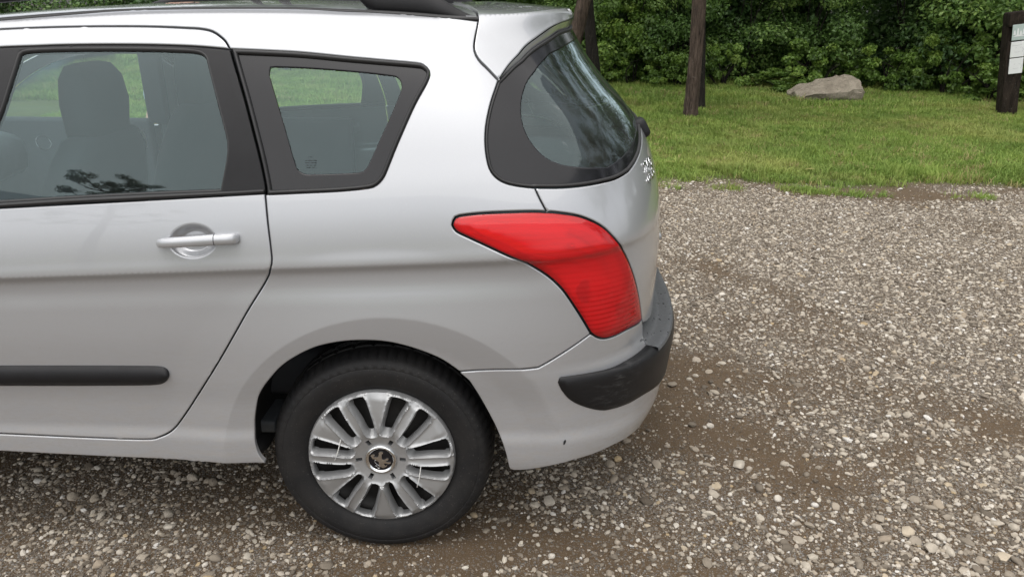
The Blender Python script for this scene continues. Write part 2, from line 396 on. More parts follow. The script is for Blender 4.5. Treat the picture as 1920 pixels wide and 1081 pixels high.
def curve_px(pts, step=.010, smooth=True, off=0.0):
    """pixel polyline -> resampled (s, v) curve"""
    D = np.array([inv(x, y, off) for x, y in pts]); return resample(crom(D) if smooth and len(D) > 2 else D, step)
def curve_sv(pts, step=.012, smooth=False):
    D = np.array(pts, float); return resample(crom(D) if smooth and len(D) > 2 else D, step)
def joinc(*cs):
    out = []
    for c in cs:
        for p in c:
            if not out or np.hypot(*(np.array(p)-out[-1])) > .0012: out.append(np.array(p, float))
    if np.hypot(*(out[0]-out[-1])) < .0012: out.pop()
    return np.array(out)
def area2(P): return .5*np.sum(P[:, 0]*np.roll(P[:, 1], -1)-np.roll(P[:, 0], -1)*P[:, 1])
def inset(P, d):
    """move a closed polygon inwards by d (outwards when d < 0)"""
    P = np.array(P, float)
    if area2(P) < 0: P = P[::-1]
    a = np.roll(P, 1, 0); b = np.roll(P, -1, 0); e1 = P-a; e2 = b-P
    e1 /= np.linalg.norm(e1, axis=1)[:, None]+1e-12; e2 /= np.linalg.norm(e2, axis=1)[:, None]+1e-12
    n1 = np.stack([-e1[:, 1], e1[:, 0]], -1); n2 = np.stack([-e2[:, 1], e2[:, 0]], -1); n = n1+n2
    k = 1/np.clip((n*n1).sum(1), .35, None); return P+n*k[:, None]*d
def inside(P, Q):
    """points Q inside polygon P"""
    x, y = Q[:, 0], Q[:, 1]; r = np.zeros(len(Q), bool); n = len(P)
    for i in range(n):
        x1, y1 = P[i]; x2, y2 = P[(i+1) % n]
        c = ((y1 > y) != (y2 > y)); r ^= c & (x < (x2-x1)*(y-y1)/((y2-y1) if y2 != y1 else 1e-12)+x1)
    return r
def polydist(P, Q):
    A = P; B = np.roll(P, -1, 0); d = np.full(len(Q), 1e9); E = B-A; L2 = (E**2).sum(1)+1e-15
    for i in range(len(A)):
        t = np.clip(((Q-A[i])@E[i])/L2[i], 0, 1); d = np.minimum(d, np.hypot(*(Q-(A[i]+t[:, None]*E[i])).T))
    return d
def triangulate(loops, pts):
    V = []; F = []
    for Lp in loops:
        o = len(V); V += [tuple(p) for p in Lp]; F.append(list(range(o, o+len(Lp))))
    V += [tuple(p) for p in pts]
    r = delaunay_2d_cdt([Vector(p) for p in V], [], F, 0, 1e-7)
    nv = np.array([tuple(p) for p in r[0]]); T = np.array([list(f) for f in r[2] if len(f) == 3])
    c = nv[T].mean(1); ok = inside(np.array(loops[0]), c)
    for h in loops[1:]: ok &= ~inside(np.array(h), c)
    return nv, T[ok]
FINE_V = ((.25, .30), (.36, .43), (.835, .935), (1.40, 1.56))
def panel(name, outer, holes=(), material=None, parent=None, gap=.0022, hgap=None, off=0.0, step=.016, edge=.0035, drop=.0016, flange=.014,
          dz=None, extra=(), clear=None):
    """a pressed sheet cut to an outline on S: rolled edge, return flange, real gap to its neighbours"""
    hgap = gap if hgap is None else hgap
    loops = [inset(outer, gap)]+[inset(h, -hgap)[::-1] for h in holes]
    rings = [inset(loops[0], edge)]+[inset(l, -edge)[::-1] for l in loops[1:]]
    lo, hi = loops[0].min(0), loops[0].max(0)
    vs_ = []; v = lo[1]+step/2
    while v < hi[1]:
        vs_.append(v); v += (min(step, .016)*.26 if .874 <= v <= .900 else step*.42 if any(a <= v <= b for a, b in FINE_V) else step)
    ss = np.arange(lo[0]+step*.3, hi[0], step)
    G = np.array([(a+(step*.5 if k % 2 else 0), b) for k, b in enumerate(vs_) for a in ss])
    if len(G):
        ok = inside(loops[0], G)
        for h in loops[1:]: ok &= ~inside(h, G)
        G = G[ok]
        for l in loops:
            if len(G): G = G[polydist(l, G) > edge+step*.33]
    if clear is not None and len(G): G = G[~clear(G)]
    if len(extra):
        X_ = np.array(extra); ok = inside(loops[0], X_)
        for l in loops: ok &= polydist(l, X_) > edge*1.6
        extra = X_[ok]
    R = [p for r in rings for p in r]
    keep = np.array(R)
    ok = inside(loops[0], keep)
    for h in loops[1:]: ok &= ~inside(h, keep)
    keep = keep[ok]
    for l in loops: keep = keep[polydist(l, keep) > edge*.8]
    P2 = list(keep)+list(G)+list(extra)
    nv, T = triangulate(loops, P2)
    N = Sn(nv[:, 0], nv[:, 1]); X = S(nv[:, 0], nv[:, 1]); o = np.full(len(nv), float(off)); N0 = N
    if dz is not None:
        o = o+dz(nv[:, 0], nv[:, 1]); e = .0015
        D = lambda a, b: S(a, b)+Sn(a, b)*np.reshape(dz(a, b), (-1, 1))
        NM = np.cross(D(nv[:, 0]+e, nv[:, 1])-D(nv[:, 0]-e, nv[:, 1]), D(nv[:, 0], nv[:, 1]+e)-D(nv[:, 0], nv[:, 1]-e)); NM /= np.linalg.norm(NM, axis=1)[:, None]+1e-12
    # boundary vertices: edges used once
    from collections import Counter
    ec = Counter()
    for a, b, c in T:
        for e in ((a, b), (b, c), (c, a)): ec[(min(e), max(e))] += 1
    bd = [(e) for t in T for e in ((t[0], t[1]), (t[1], t[2]), (t[2], t[0])) if ec[(min(e), max(e))] == 1]
    bset = sorted({i for e in bd for i in e}); isb = np.zeros(len(nv), bool); isb[bset] = True
    o[isb] -= drop; V = X+N*o[:, None]
    # orientation: triangles counter-clockwise in (s, v) face outwards
    tri = [tuple(t) if np.cross(nv[t[1]]-nv[t[0]], nv[t[2]]-nv[t[0]]) > 0 else (t[0], t[2], t[1]) for t in T]
    NN = N.copy() if dz is None else NM
    tang = {}
    for a, b in bd:
        d = V[b]-V[a]
        for i in (a, b): tang[i] = tang.get(i, np.zeros(3))+d
    # outward-in-surface direction: tangent x normal (boundary edges run ccw)
    ori = {}
    for t in tri:
        for e in ((t[0], t[1]), (t[1], t[2]), (t[2], t[0])):
            if ec[(min(e), max(e))] == 1: ori.setdefault(e[0], []).append(V[e[1]]-V[e[0]]); ori.setdefault(e[1], []).append(V[e[1]]-V[e[0]])
    for i, ds in ori.items():
        d = np.sum(ds, 0); B = np.cross(d, N[i]); B /= np.linalg.norm(B)+1e-12; q = N[i]*.72+B*.69; NN[i] = q/np.linalg.norm(q)
    verts = list(V); norms = list(NN); faces = list(tri)
    if flange > 0:
        m1, m2 = {}, {}
        for i in ori:
            d = np.sum(ori[i], 0); B = np.cross(d, N[i]); B /= np.linalg.norm(B)+1e-12
            m1[i] = len(verts); verts.append(V[i]); norms.append(B); m2[i] = len(verts); verts.append(V[i]-N[i]*flange); norms.append(B)
        for t in tri:
            for e in ((t[0], t[1]), (t[1], t[2]), (t[2], t[0])):
                if ec[(min(e), max(e))] == 1: faces.append((m1[e[0]], m2[e[0]], m2[e[1]], m1[e[1]]))
    return mesh_obj(name, verts, faces, material, parent, True, norms)
def ribbon(name, outerc, innerc, material, parent, off0=0.0, off1=0.0, closed=True, mid=.0, depth=0.0):
    """strip between two (s, v) curves of equal count, domed by `mid`"""
    n = len(outerc); rows = []
    for k, t in enumerate((0, .25, .5, .75, 1)):
        c = np.array(outerc)*(1-t)+np.array(innerc)*t; o = off0*(1-t)+off1*t+mid*math.sin(math.pi*t)
        rows.append(S(c[:, 0], c[:, 1])+Sn(c[:, 0], c[:, 1])*o)
    if depth > 0:
        c = np.array(outerc); rows.insert(0, S(c[:, 0], c[:, 1])+Sn(c[:, 0], c[:, 1])*(off0-depth))
        c = np.array(innerc); rows.append(S(c[:, 0], c[:, 1])+Sn(c[:, 0], c[:, 1])*(off1-depth))
    V = np.concatenate(rows); F = []
    for r in range(len(rows)-1):
        for i in range(n if closed else n-1):
            j = (i+1) % n; F.append((r*n+i, r*n+j, (r+1)*n+j, (r+1)*n+i))
    o = mesh_obj(name, V, F, material, parent)
    return o
# ------------------------------------------------------------------ the car
CAR = empty('car', (0, 0, 0), 'silver estate car parked on the gravel with black bumper strip and red tail lamp', 'car')
FAR = []                                    # parts to repeat on the far side
# shared cut lines (photo pixels)
GAP_TOP = [(-330, 84), (-200, 70), (-100, 61), (0, 54), (130, 49.5), (240, 48.7), (300, 49.7), (350, 52), (373, 53.3), (395, 57.5), (410, 66), (423, 78), (430.5, 92)]
GAP_SIDE = [(430.5, 92), (457, 185), (481, 277.6), (496, 344), (497, 365)]
GAP_LOW = [(497, 365), (502, 420), (508, 470), (508.5, 497), (500, 524), (464.5, 582), (414.6, 669.7), (369.6, 742), (344.7, 779.6), (324.7, 804.5), (299.7, 818.5), (269.7, 823.5), (150, 819.5), (0, 812.5), (-220, 803)]
GUTTER = [(-330, 74), (-200, 57), (-100, 46), (0, 38), (130, 27), (240, 19.5), (400, 16.3), (560, 16.8), (640, 20.6), (702, 23), (800, 30), (897, 38.5)]
TG_GAP = [(897, 38.5), (892, 64), (888.6, 87), (891, 101), (899, 114.6), (915, 130.6), (934.5, 151)]
RG_LEFT = [(934.5, 151), (921.8, 188.7), (912.5, 229.5), (910, 266.5), (914.4, 303.5), (923.6, 325.7), (942, 340.5), (968, 348), (1003, 352)]
TG_LOW = [(1003, 352), (1012, 372), (1025, 396.8)]
LAMP_TOP = [(847.5, 421), (852.5, 408.7), (865, 403.7), (915, 398.7), (990, 396), (1025, 396.8), (1040, 397.5), (1077, 402.5), (1102, 410), (1127, 422.5), (1147, 440), (1165, 462.4), (1177, 485), (1190, 520), (1200, 565), (1203.5, 595)]
LAMP_BOT = [(1203.5, 595), (1202, 602.4), (1177, 617.3), (1152, 630), (1132, 635), (1117, 631), (1107, 623.6)]
LAMP_LOW = [(1107, 623.6), (1090, 595), (1072, 567.4), (1052, 540), (1027, 517.4), (990, 495), (952.5, 480), (915, 462.4), (877.5, 445), (855, 433.7), (847.5, 421)]
BUMP_GAP = [(1107, 626), (1060, 659), (1013, 687), (1000, 690), (930, 693), (861, 696.5)]
ARCH = [(500, 869), (483, 844.5), (478.6, 801), (481, 767), (488, 738), (507.5, 709.5), (536.4, 680.5), (584.6, 654), (632.9, 642), (681, 638.6), (729, 642), (777.5, 654), (825.7, 673), (861, 696.5)]
ARCH_B = [(861, 696.5), (898, 743), (927, 796), (946, 844.5), (953.5, 876)]
BUMP_BOT = [(953.5, 876), (962, 882), (1000, 879.5), (1060, 867.5), (1110, 852.5), (1150, 834.5)]
SILL = [(-330, 832), (-200, 836), (0, 846), (250, 858.5), (500, 869)]
RUB = [(1046.6, 716), (1049, 709.5), (1056, 706.5), (1135, 694), (1176, 677), (1213, 649.5)]
RUB_LOW = [(1242, 706), (1214, 733.7), (1176, 755.7), (1148, 765), (1126, 767.6), (1094, 760.4), (1069, 748), (1053.5, 730.5), (1046.6, 716)]
Cg = {k: curve_px(v) for k, v in dict(top=GAP_TOP, side=GAP_SIDE, low=GAP_LOW, gut=GUTTER, tg=TG_GAP, rgl=RG_LEFT, tgl=TG_LOW, lt=LAMP_TOP, lb=LAMP_BOT, ll=LAMP_LOW,
      bg=BUMP_GAP, ar=ARCH, arb=ARCH_B, bb=BUMP_BOT, sill=SILL, rub=RUB, rubl=RUB_LOW).items()}
i_l = int(np.argmin(np.hypot(*(Cg['lt']-Cg['tgl'][-1]).T)))                      # lamp top splits where the tailgate seam meets it
LT1, LT2 = Cg['lt'][:i_l+1], Cg['lt'][i_l:]
DF = -1.235                                                                      # front edge of the rear door (s)
gut_end = Cg['gut'][-1]

# ---- rear door: skin with window opening
dl_top = Cg['top'][0]; dl_low = Cg['low'][-1]
frontedge = curve_sv([dl_low, (DF-.01, .45), (DF-.02, .62), (DF, .85), (DF+.04, 1.02), (DF+.11, 1.25), dl_top], smooth=True)
WIN_TOP = [(-235, 107), (-100, 96), (0, 88.9), (67.7, 86.4), (122, 84.6), (260, 84.0), (340, 86), (378, 88), (429.5, 92.5)]
WIN_BOT = [(496.6, 362.3), (260, 375.7), (0, 389.6), (-250, 404)]
wt, wb_ = curve_px(WIN_TOP), curve_px(WIN_BOT); ws_ = curve_px(GAP_SIDE)
wf = curve_sv([wb_[-1], (DF+.06, 1.12), (DF+.11, 1.25), wt[0]], smooth=True)
win_hole = joinc(wt, ws_, wb_, wf)
door_outline = joinc(Cg['top'], wt[::-1], wf[::-1], wb_[::-1], Cg['low'], frontedge)
cup = np.array([inv(361+41*math.cos(a)*(abs(math.cos(a))**-.25 if abs(math.cos(a)) > .01 else 1), 452-33*math.sin(a)) for a in np.linspace(0, 2*math.pi, 40, endpoint=False)])
CUP = inv(361, 452)
def door_dz(s, v):
    c = np.array(inv(361, 452)); r = np.hypot((s-c[0])/.062, (v-c[1])/.046)
    return -.021*(1-smoothstep(.52, 1.0, r))
ex = [np.array(inv(361, 452))+np.array([.062*r*math.cos(a), .046*r*math.sin(a)]) for r in (.15, .3, .42, .5, .56, .62, .68, .74, .80, .86, .92, .97, 1.02, 1.09) for a in np.linspace(0, 2*math.pi, 44, endpoint=False)]
DOOR = panel('rear_door', door_outline, [], MAT['paint'], CAR, dz=door_dz, extra=ex, clear=lambda G: np.hypot((G[:, 0]-CUP[0])/(.062*1.22), (G[:, 1]-CUP[1])/(.046*1.24)) < 1)
FAR.append(DOOR)
# black window frame of the door (applique + belt strip) and its pane
PANE = [(34, 100), (50, 93.5), (122, 90.5), (260, 90.2), (340, 92.5), (366, 94.5), (380, 98.5), (388, 108), (404, 172), (424, 250), (427.5, 272), (425.5, 300), (414.5, 357.5), (260, 363.5), (138, 370), (0, 378.3), (-180, 388), (-188, 382), (-60, 290), (0, 212), (20, 150)]
pane = joinc(curve_px(PANE[:8]), curve_px(PANE[7:13]), curve_px(PANE[12:16]+[(-62, 381.8)]), curve_px([(-62, 381.8), (-48, 330), (-28, 275), (0, 206), (18, 150), (34, 100)]))
def xlim(c, lo): return np.array([p for p in c if p[0] > lo])
TRIM = panel('window_trim', win_hole, [pane], MAT['trim'], DOOR, gap=.001, hgap=.0, off=-.001, flange=.02, drop=.001); FAR.append(TRIM)
pout, pin_ = inset(pane, -.0035), inset(pane, .0045)
SEAL = ribbon('window_seal', pout, pin_, MAT['rubber'], DOOR, -.003, -.007, True, .004, .012); FAR.append(SEAL)
GLS = panel('window_pane', inset(pane, .002), [], MAT['glass'], DOOR, off=-.0085, flange=0, drop=0, step=.04, gap=0); FAR.append(GLS)
# belt strip: a proud black moulding under the pane
b0 = curve_px([(-62, 384), (0, 380.3), (138, 371.6), (260, 365.5), (415, 359), (495, 354.5)]); b1 = curve_px([(-64, 392.3), (0, 388.8), (138, 380.8), (260, 375), (415, 366.3), (496.2, 361.8)])
b0, b1 = resample(b0, .012), None or resample(b1, .012); nn = min(len(b0), len(b1)); b0 = b0[np.linspace(0, len(b0)-1, nn).round().astype(int)]; b1 = b1[np.linspace(0, len(b1)-1, nn).round().astype(int)]
BELT = ribbon('belt_strip', b0, b1, MAT['rubber'], DOOR, .0005, .001, False, .005, .01); FAR.append(BELT)
# ---- door handle (grip bar over the cup, lock cap) and rub moulding
def on_s(px, py, off=0.0):
    s, v = inv(px, py, off); return S(s, v)+Sn(s, v)*off
def handle():
    bm = bmesh.new(); xs = [289, 294, 305, 330, 360, 390, 402]; secs = []
    hgt = [.006, .0105, .0125, .0135, .014, .0142, .0142]; out = [.010, .018, .027, .032, .033, .032, .031]
    cy_ = [457.5, 457, 456, 454.2, 452.2, 450.2, 449.5]
    for x, h, o, c in zip(xs, hgt, out, cy_):
        s, v = inv(x, c, .02); p = S(s, v); n = Sn(s, v); up = np.array([0, 0, 1.0]); up = up-n*(up@n); up /= np.linalg.norm(up)
        ring = []
        for k in range(12):
            a = 2*math.pi*k/12; cu = math.copysign(abs(math.cos(a))**.7, math.cos(a)); su = math.copysign(abs(math.sin(a))**.7, math.sin(a))
            ring.append(bm.verts.new(p+n*(o*.62+cu*o*.38)+up*su*h))
        secs.append(ring)
    for A, B in zip(secs[:-1], secs[1:]):
        for k in range(12): bm.faces.new((A[k], A[(k+1) % 12], B[(k+1) % 12], B[k]))
    bm.faces.new(secs[0]); bm.faces.new(secs[-1][::-1])
    return bm_obj('door_handle', bm, MAT['paint'], DOOR, True, 50)
HND = handle(); FAR.append(HND)
def lockcap():
    bm = bmesh.new(); secs = []
    for x, h, o, c in zip([403.5, 410, 425, 436, 441, 443.5], [.0142, .0142, .0144, .0142, .0125, .008], [.031, .031, .029, .025, .018, .008], [449.4, 449.2, 448.8, 448.6, 448.5, 448.6]):
        s, v = inv(x, c, .02); p = S(s, v); n = Sn(s, v); up = np.array([0, 0, 1.0]); up = up-n*(up@n); up /= np.linalg.norm(up); ring = []
        for k in range(12):
            a = 2*math.pi*k/12; cu = math.copysign(abs(math.cos(a))**.7, math.cos(a)); su = math.copysign(abs(math.sin(a))**.7, math.sin(a))
            ring.append(bm.verts.new(p+n*(o*.5+cu*o*.5)+up*su*h))
        secs.append(ring)
    for A, B in zip(secs[:-1], secs[1:]):
        for k in range(12): bm.faces.new((A[k], A[(k+1) % 12], B[(k+1) % 12], B[k]))
    bm.faces.new(secs[0]); bm.faces.new(secs[-1][::-1])
    return bm_obj('lock_cap', bm, MAT['paint'], DOOR, True, 50)
LCK = lockcap(); FAR.append(LCK)
def moulding():
    top = [(-118, 685), (0, 684.5), (150, 684.5), (260, 685), (292, 685.5), (307, 687.5), (315, 693), (318, 702)]
    bot = [(-118, 723), (0, 722), (150, 722), (260, 721.3), (290, 720.3), (306, 717.5), (315, 710.5), (318, 702)]
    T = curve_px(top, .006); B = curve_px(bot, .006); n = min(len(T), len(B)); T = T[np.linspace(0, len(T)-1, n).round().astype(int)]; B = B[np.linspace(0, len(B)-1, n).round().astype(int)]
    return ribbon('side_moulding', T, B, MAT['trim'], DOOR, .002, .002, False, .013, .006)
MLD = moulding(); FAR.append(MLD)

# ---- quarter panel with roof side rail and sill (one pressing)
FL = -1.32
qfront_top = Cg['gut'][0]; 
qw_l = None
QW = [(436.5, 92.8), (500, 95.5), (568, 99.3), (679, 110), (775, 118.3), (792, 121.5), (802, 129), (805.5, 139), (799, 157), (775.5, 200), (746, 266.5), (723.6, 322), (717, 335), (708, 344.5), (694, 351.5), (642, 357.3), (570, 361), (502, 364)]
q_out = joinc(Cg['gut'], Cg['tg'], Cg['rgl'], Cg['tgl'], LT1[::-1], Cg['ll'][::-1], Cg['bg'], Cg['ar'][::-1], Cg['sill'][::-1],
              curve_sv([Cg['sill'][0], Cg['low'][-1]]), Cg['low'][::-1], curve_px(QW)[::-1], Cg['top'][::-1], curve_sv([Cg['top'][0], Cg['gut'][0]]))
QW = [(436.5, 92.8), (500, 95.5), (568, 99.3), (679, 110), (775, 118.3), (792, 121.5), (802, 129), (805.5, 139), (799, 157), (775.5, 200), (746, 266.5), (723.6, 322), (717, 335), (708, 344.5), (694, 351.5), (642, 357.3), (570, 361), (502, 364)]
qw = joinc(curve_px(QW), curve_px([(502, 364), (500.5, 345), (486, 278), (462, 185), (436.5, 92.8)]))
# the window opening reaches the door seam: cut it as a hole a hair behind the seam
def crest_points():
    out = []; ss = np.linspace(-.7, .8, 600)
    for r in (.439, .446, .4515, .455, .4585, .464, .471):
        for a in np.linspace(math.radians(8), math.radians(172), 110):
            x, z = .045+r*math.cos(a)/.97, .30+r*math.sin(a); v = z
            for _ in range(3):
                xs = S(ss, np.full(600, v))[:, 0]; s = float(np.interp(x, xs, ss)); v = v+(z-float(S(s, v)[2]))
            out.append((s, v))
    return np.array(out)
def near_crest(G):
    P = S(G[:, 0], G[:, 1]); r = np.hypot((P[:, 0]-.045)*.97, P[:, 2]-.30); return (r > .433) & (r < .477) & (P[:, 2] > .36)
QUARTER = panel('quarter_panel', q_out, [], MAT['paint'], CAR, extra=crest_points(), clear=near_crest); FAR.append(QUARTER)
qc = joinc(curve_px([(504, 141), (504.3, 132), (507, 126.5), (514, 124.4), (583, 127), (660, 133), (733, 141), (744, 144), (750.5, 150.5), (752.5, 160.5), (749, 176), (720, 243), (691.5, 306), (686, 316), (679, 321.5), (666.5, 324), (620, 326), (577.7, 327), (567, 325), (559, 319.5), (553.5, 311), (530, 230), (504, 141)]))
QS = ribbon('quarter_window_seal', inset(qw, .000), inset(qw, .009), MAT['rubber'], QUARTER, .001, -.002, True, .005, .012); FAR.append(QS)
QF = panel('quarter_window_border', inset(qw, .006), [qc], MAT['frit'], QUARTER, gap=0, hgap=0, off=-.0045, drop=0, flange=.004, step=.03); FAR.append(QF)
QG = panel('quarter_window_pane', inset(qc, -.002), [], MAT['glass'], QUARTER, gap=0, off=-.0062, drop=0, flange=0, step=.04); FAR.append(QG)
# etched maker's mark at the foot of the pane
def marks():
    bm = bmesh.new()
    for r, (y, segs) in enumerate([(294, [(577, 579), (581, 585)]), (300.5, [(572, 576), (578, 585), (587, 594)]), (305, [(572, 580), (583, 594)]), (309.5, [(573, 578), (580, 586), (588, 593)]), (313.5, [(574, 583), (585, 591)])]):
        for x0, x1 in segs:
            q = [on_s(x0, y, -.0055), on_s(x1, y, -.0055), on_s(x1, y+1.0, -.0055), on_s(x0, y+1.0, -.0055)]
            bm.faces.new([bm.verts.new(p) for p in q])
    return bm_obj('etched_mark', bm, MAT['trim'], QUARTER, False)
marks()

# ---- tail lamp: black bowl, inner reflector, bulb units, red lens with ribs
lamp_o = joinc(Cg['lt'], Cg['lb'], Cg['ll'])
def refl_mat():
    m, t, o = new_mat('lamp_reflector'); p = pos(t)
    mp = nd(t, 'ShaderNodeMapping'); mp.inputs['Scale'].default_value = (6, 6, 90); t.links.new(p, mp.inputs[0])
    principled(t, o, Base_Color=(0.93, 0.92, 0.92), Metallic=0.2, Roughness=0.3, Normal=bump(t, noise(t, 1.0, 2, 0.5, mp.outputs[0]), 0.5, 0.004)); return m
MAT['reflector'] = refl_mat()
LAMP = panel('tail_lamp', lamp_o, [], MAT['reflector'], CAR, off=-.030, flange=0, drop=0, gap=.001, step=.02); FAR.append(LAMP)
def lamp_shell():
    a = inset(lamp_o, .0014); b = inset(lamp_o, .0036)
    return ribbon('lamp_surround', a, b, MAT['frit'], LAMP, -.001, .001, True, .0008, .03)
FAR.append(lamp_shell())
lens_o = inset(lamp_o, .0030)
_lc = np.array(inv(1075, 500))
def lens_dz(s, v):
    Q = np.stack([np.ravel(s), np.ravel(v)], -1); d = polydist(lens_o, Q); return (.0075*(1-np.exp(-d/.012))).reshape(np.shape(s))
LENS = panel('lamp_lens', lens_o, [], MAT['lens'], LAMP, gap=0, off=.0, dz=lens_dz, step=.010, flange=.012, drop=.0); FAR.append(LENS)
MAT['lampdark'] = simple('smoked_lamp_insert', (0.16, 0.14, 0.13), 0.4)
def lamp_inner():
    # stepped reflector: ribs across the lower half, a smooth upper bowl
    up = joinc(curve_px([(872, 421), (930, 410), (1000, 406), (1060, 408), (1100, 418), (1135, 440), (1160, 475), (1140, 492), (1100, 482), (1040, 478), (990, 480), (950, 462), (905, 444), (872, 421)]))
    R1 = panel('upper_reflector', up, [], MAT['reflector'], LAMP, gap=0, off=-.024, dz=lambda s, v: -.0*s, step=.014, flange=0, drop=-.004); FAR.append(R1)
    lo = joinc(curve_px([(1000, 488), (1060, 492), (1110, 506), (1150, 520), (1172, 545), (1188, 580), (1190, 598), (1165, 612), (1132, 624), (1116, 618), (1098, 590), (1078, 560), (1050, 525), (1000, 488)]))
    R2 = panel('ribbed_reflector', lo, [], MAT['reflector'], LAMP, gap=0, off=-.020, dz=lambda s, v: .0032*np.abs(np.sin(v*math.pi/.0125))+0*s, step=.0048, flange=0, drop=0); FAR.append(R2)
    for nm, pts in (('amber_bulb_window', [(1088, 540), (1100, 527), (1108, 530), (1110, 560), (1106, 570), (1094, 566), (1086, 552)]), ('side_marker', [(1163, 572), (1186, 563), (1196, 592), (1194, 600), (1168, 604)])):
        c = joinc(curve_px(pts+[pts[0]], .006, smooth=nm == 'amber_bulb_window')); FAR.append(panel(nm, c, [], MAT['lampdark'], LAMP, gap=0, off=-.012, flange=.004, drop=0, step=.012))
    for k in range(5):       # concentric light guides at the rear edge
        t = k/4; pts = [(1075-6*t, 427+9*t), (1105-8*t, 437+9*t), (1135-10*t, 461+8*t), (1155-11*t, 492+5*t), (1166-13*t, 524+1*t)]
        c = curve_px(pts, .007); bm = bmesh.new(); bm_tube(bm, S(c[:, 0], c[:, 1])-Sn(c[:, 0], c[:, 1])*.011, .0022, 6); FAR.append(bm_obj('light_guide', bm, MAT['reflector'], LAMP))
    bm = bmesh.new(); p = on_s(1072, 461, -.012); bmesh.ops.create_uvsphere(bm, u_segments=14, v_segments=10, radius=.008)
    for v in bm.verts: v.co += Vector(p)
    FAR.append(bm_obj('bulb', bm, MAT['chrome'], LAMP))
lamp_inner()

# ---- tailgate: spoiler, glass, lower skin (all wrap round to the far side)
def mirror_tail(c): return np.stack([2*SREF-c[:, 0], c[:, 1]], -1)[::-1]
LIP = [(934.5, 151), (955, 122), (978, 97), (1003, 75), (1030, 55), (1048, 45)]
lip = curve_px(LIP, off=.006); vt = 1.462
lip = np.concatenate([lip, curve_sv([lip[-1], (lip[-1][0]*.5+SREF*.5, (lip[-1][1]+vt)/2+.004), (SREF, vt)], smooth=True)[1:]])
TAILGATE = None
sg = gut_end
def gapx(v): return sg[0]+.0*v
spo = joinc(curve_sv([sg, (sg[0]+.004, 1.55), (sg[0]+.012, 1.7), (sg[0]+.02, 2.11)]), curve_sv([(sg[0]+.02, 2.11), (SREF-.02, 2.11)], .02), curve_sv([(SREF-.02, 2.11), lip[-1]], .02), lip[::-1], Cg['tg'][::-1])
TAILGATE = panel('tailgate', joinc(Cg['tgl'], LT2, curve_px([(1203.5, 595), (1206, 606)]), curve_sv([inv(1206, 606), (SREF*.62, .615), (SREF, .612)], smooth=False),
     curve_sv([(SREF, .612), (SREF*1.38, .615)]), mirror_tail(joinc(Cg['tgl'], LT2, curve_px([(1203.5, 595), (1206, 606)]))),
     mirror_tail(curve_px([(1003, 352), (1060.6, 351.4), (1116, 344.5), (1153, 335.5), (1179, 320.5)])),
     curve_sv([mirror_tail(curve_px([(1179, 320.5), (1178, 321)]))[0], (2*SREF-1.15, 1.118), (SREF, 1.116), (1.15, 1.118), inv(1179, 320.5)], smooth=True),
     curve_px([(1179, 320.5), (1153, 335.5), (1116, 344.5), (1060.6, 351.4), (1003, 352)])), [], MAT['paint'], CAR, step=.02)
SPO = panel('spoiler', spo, [], MAT['paint'], TAILGATE, off=.006, dz=lambda s, v: .010*smoothstep(.42, .9, s), step=.02, flange=.022); FAR.append(SPO)
rg_top = curve_px([(934.5, 151.5), (968, 118.5), (1005, 86), (1042, 62), (1054, 56)])
rg_top = np.concatenate([rg_top, curve_sv([rg_top[-1], (rg_top[-1][0]*.5+SREF*.5, 1.437), (SREF, 1.44)], smooth=True)[1:]])
rg_half = np.concatenate([curve_sv([(SREF, 1.118), (1.15, 1.120), inv(1179, 319.5)], smooth=True), curve_px([(1179, 319.5), (1153, 334.5), (1116, 343.5), (1060.6, 350.5), (1003, 351)]), Cg['rgl'][::-1], rg_top])
rg = joinc(rg_half, mirror_tail(rg_half))
rc_h = joinc(curve_sv([(SREF, 1.15), (1.2, 1.15), inv(1140, 313)], smooth=True), curve_px([(1140, 313), (1094, 313), (1049.5, 306.5), (1016, 288.5), (990, 255), (979, 222), (979, 185), (990, 152), (1010, 125), (1032, 100)]), curve_sv([inv(1032, 100), (1.0, 1.405), (SREF, 1.408)], smooth=True))
rc = joinc(rc_h, mirror_tail(rc_h))
_n = 90; _a = resample(lip, .004); _b = resample(rg_top, .004)
_a = _a[np.linspace(0, len(_a)-1, _n).round().astype(int)]; _b = _b[np.linspace(0, len(_b)-1, _n).round().astype(int)]
def spo_under():
    rows = []
    for t in (0, .3, .65, 1.0):
        c = _a*(1-t)+_b*t; o = (.006+.010*smoothstep(.42, .9, _a[:, 0]))*(1-t)**.6-.004*t; rows.append(S(c[:, 0], c[:, 1])+Sn(c[:, 0], c[:, 1])*o[:, None])
    F = [(r*_n+i, r*_n+i+1, (r+1)*_n+i+1, (r+1)*_n+i) for r in range(3) for i in range(_n-1)]
    return mesh_obj('spoiler_underside', np.concatenate(rows), F, MAT['paint'], TAILGATE)
FAR.append(spo_under())
RGS = ribbon('rear_window_seal', inset(rg, .0005), inset(rg, .008), MAT['rubber'], TAILGATE, .0, -.002, True, .003, .012)
RGF = panel('rear_window_border', inset(rg, .005), [rc], MAT['frit'], TAILGATE, gap=0, hgap=0, off=-.003, drop=0, flange=.003, step=.026)
RGP = panel('rear_window', inset(rc, -.003), [], MAT['rearglass'], TAILGATE, gap=0, off=-.0045, drop=0, flange=0, step=.026)
def heater():
    bm = bmesh.new()
    for k in range(9):
        v = 1.175+.024*k; ss = np.linspace(.80+.02*abs(k-4), 2*SREF-.80-.02*abs(k-4), 60); bm_tube(bm, S(ss, np.full(60, v))-Sn(ss, np.full(60, v))*.006, .0007, 4, caps=False)
    return bm_obj('heater_wires', bm, MAT['trim'], RGP)
heater()
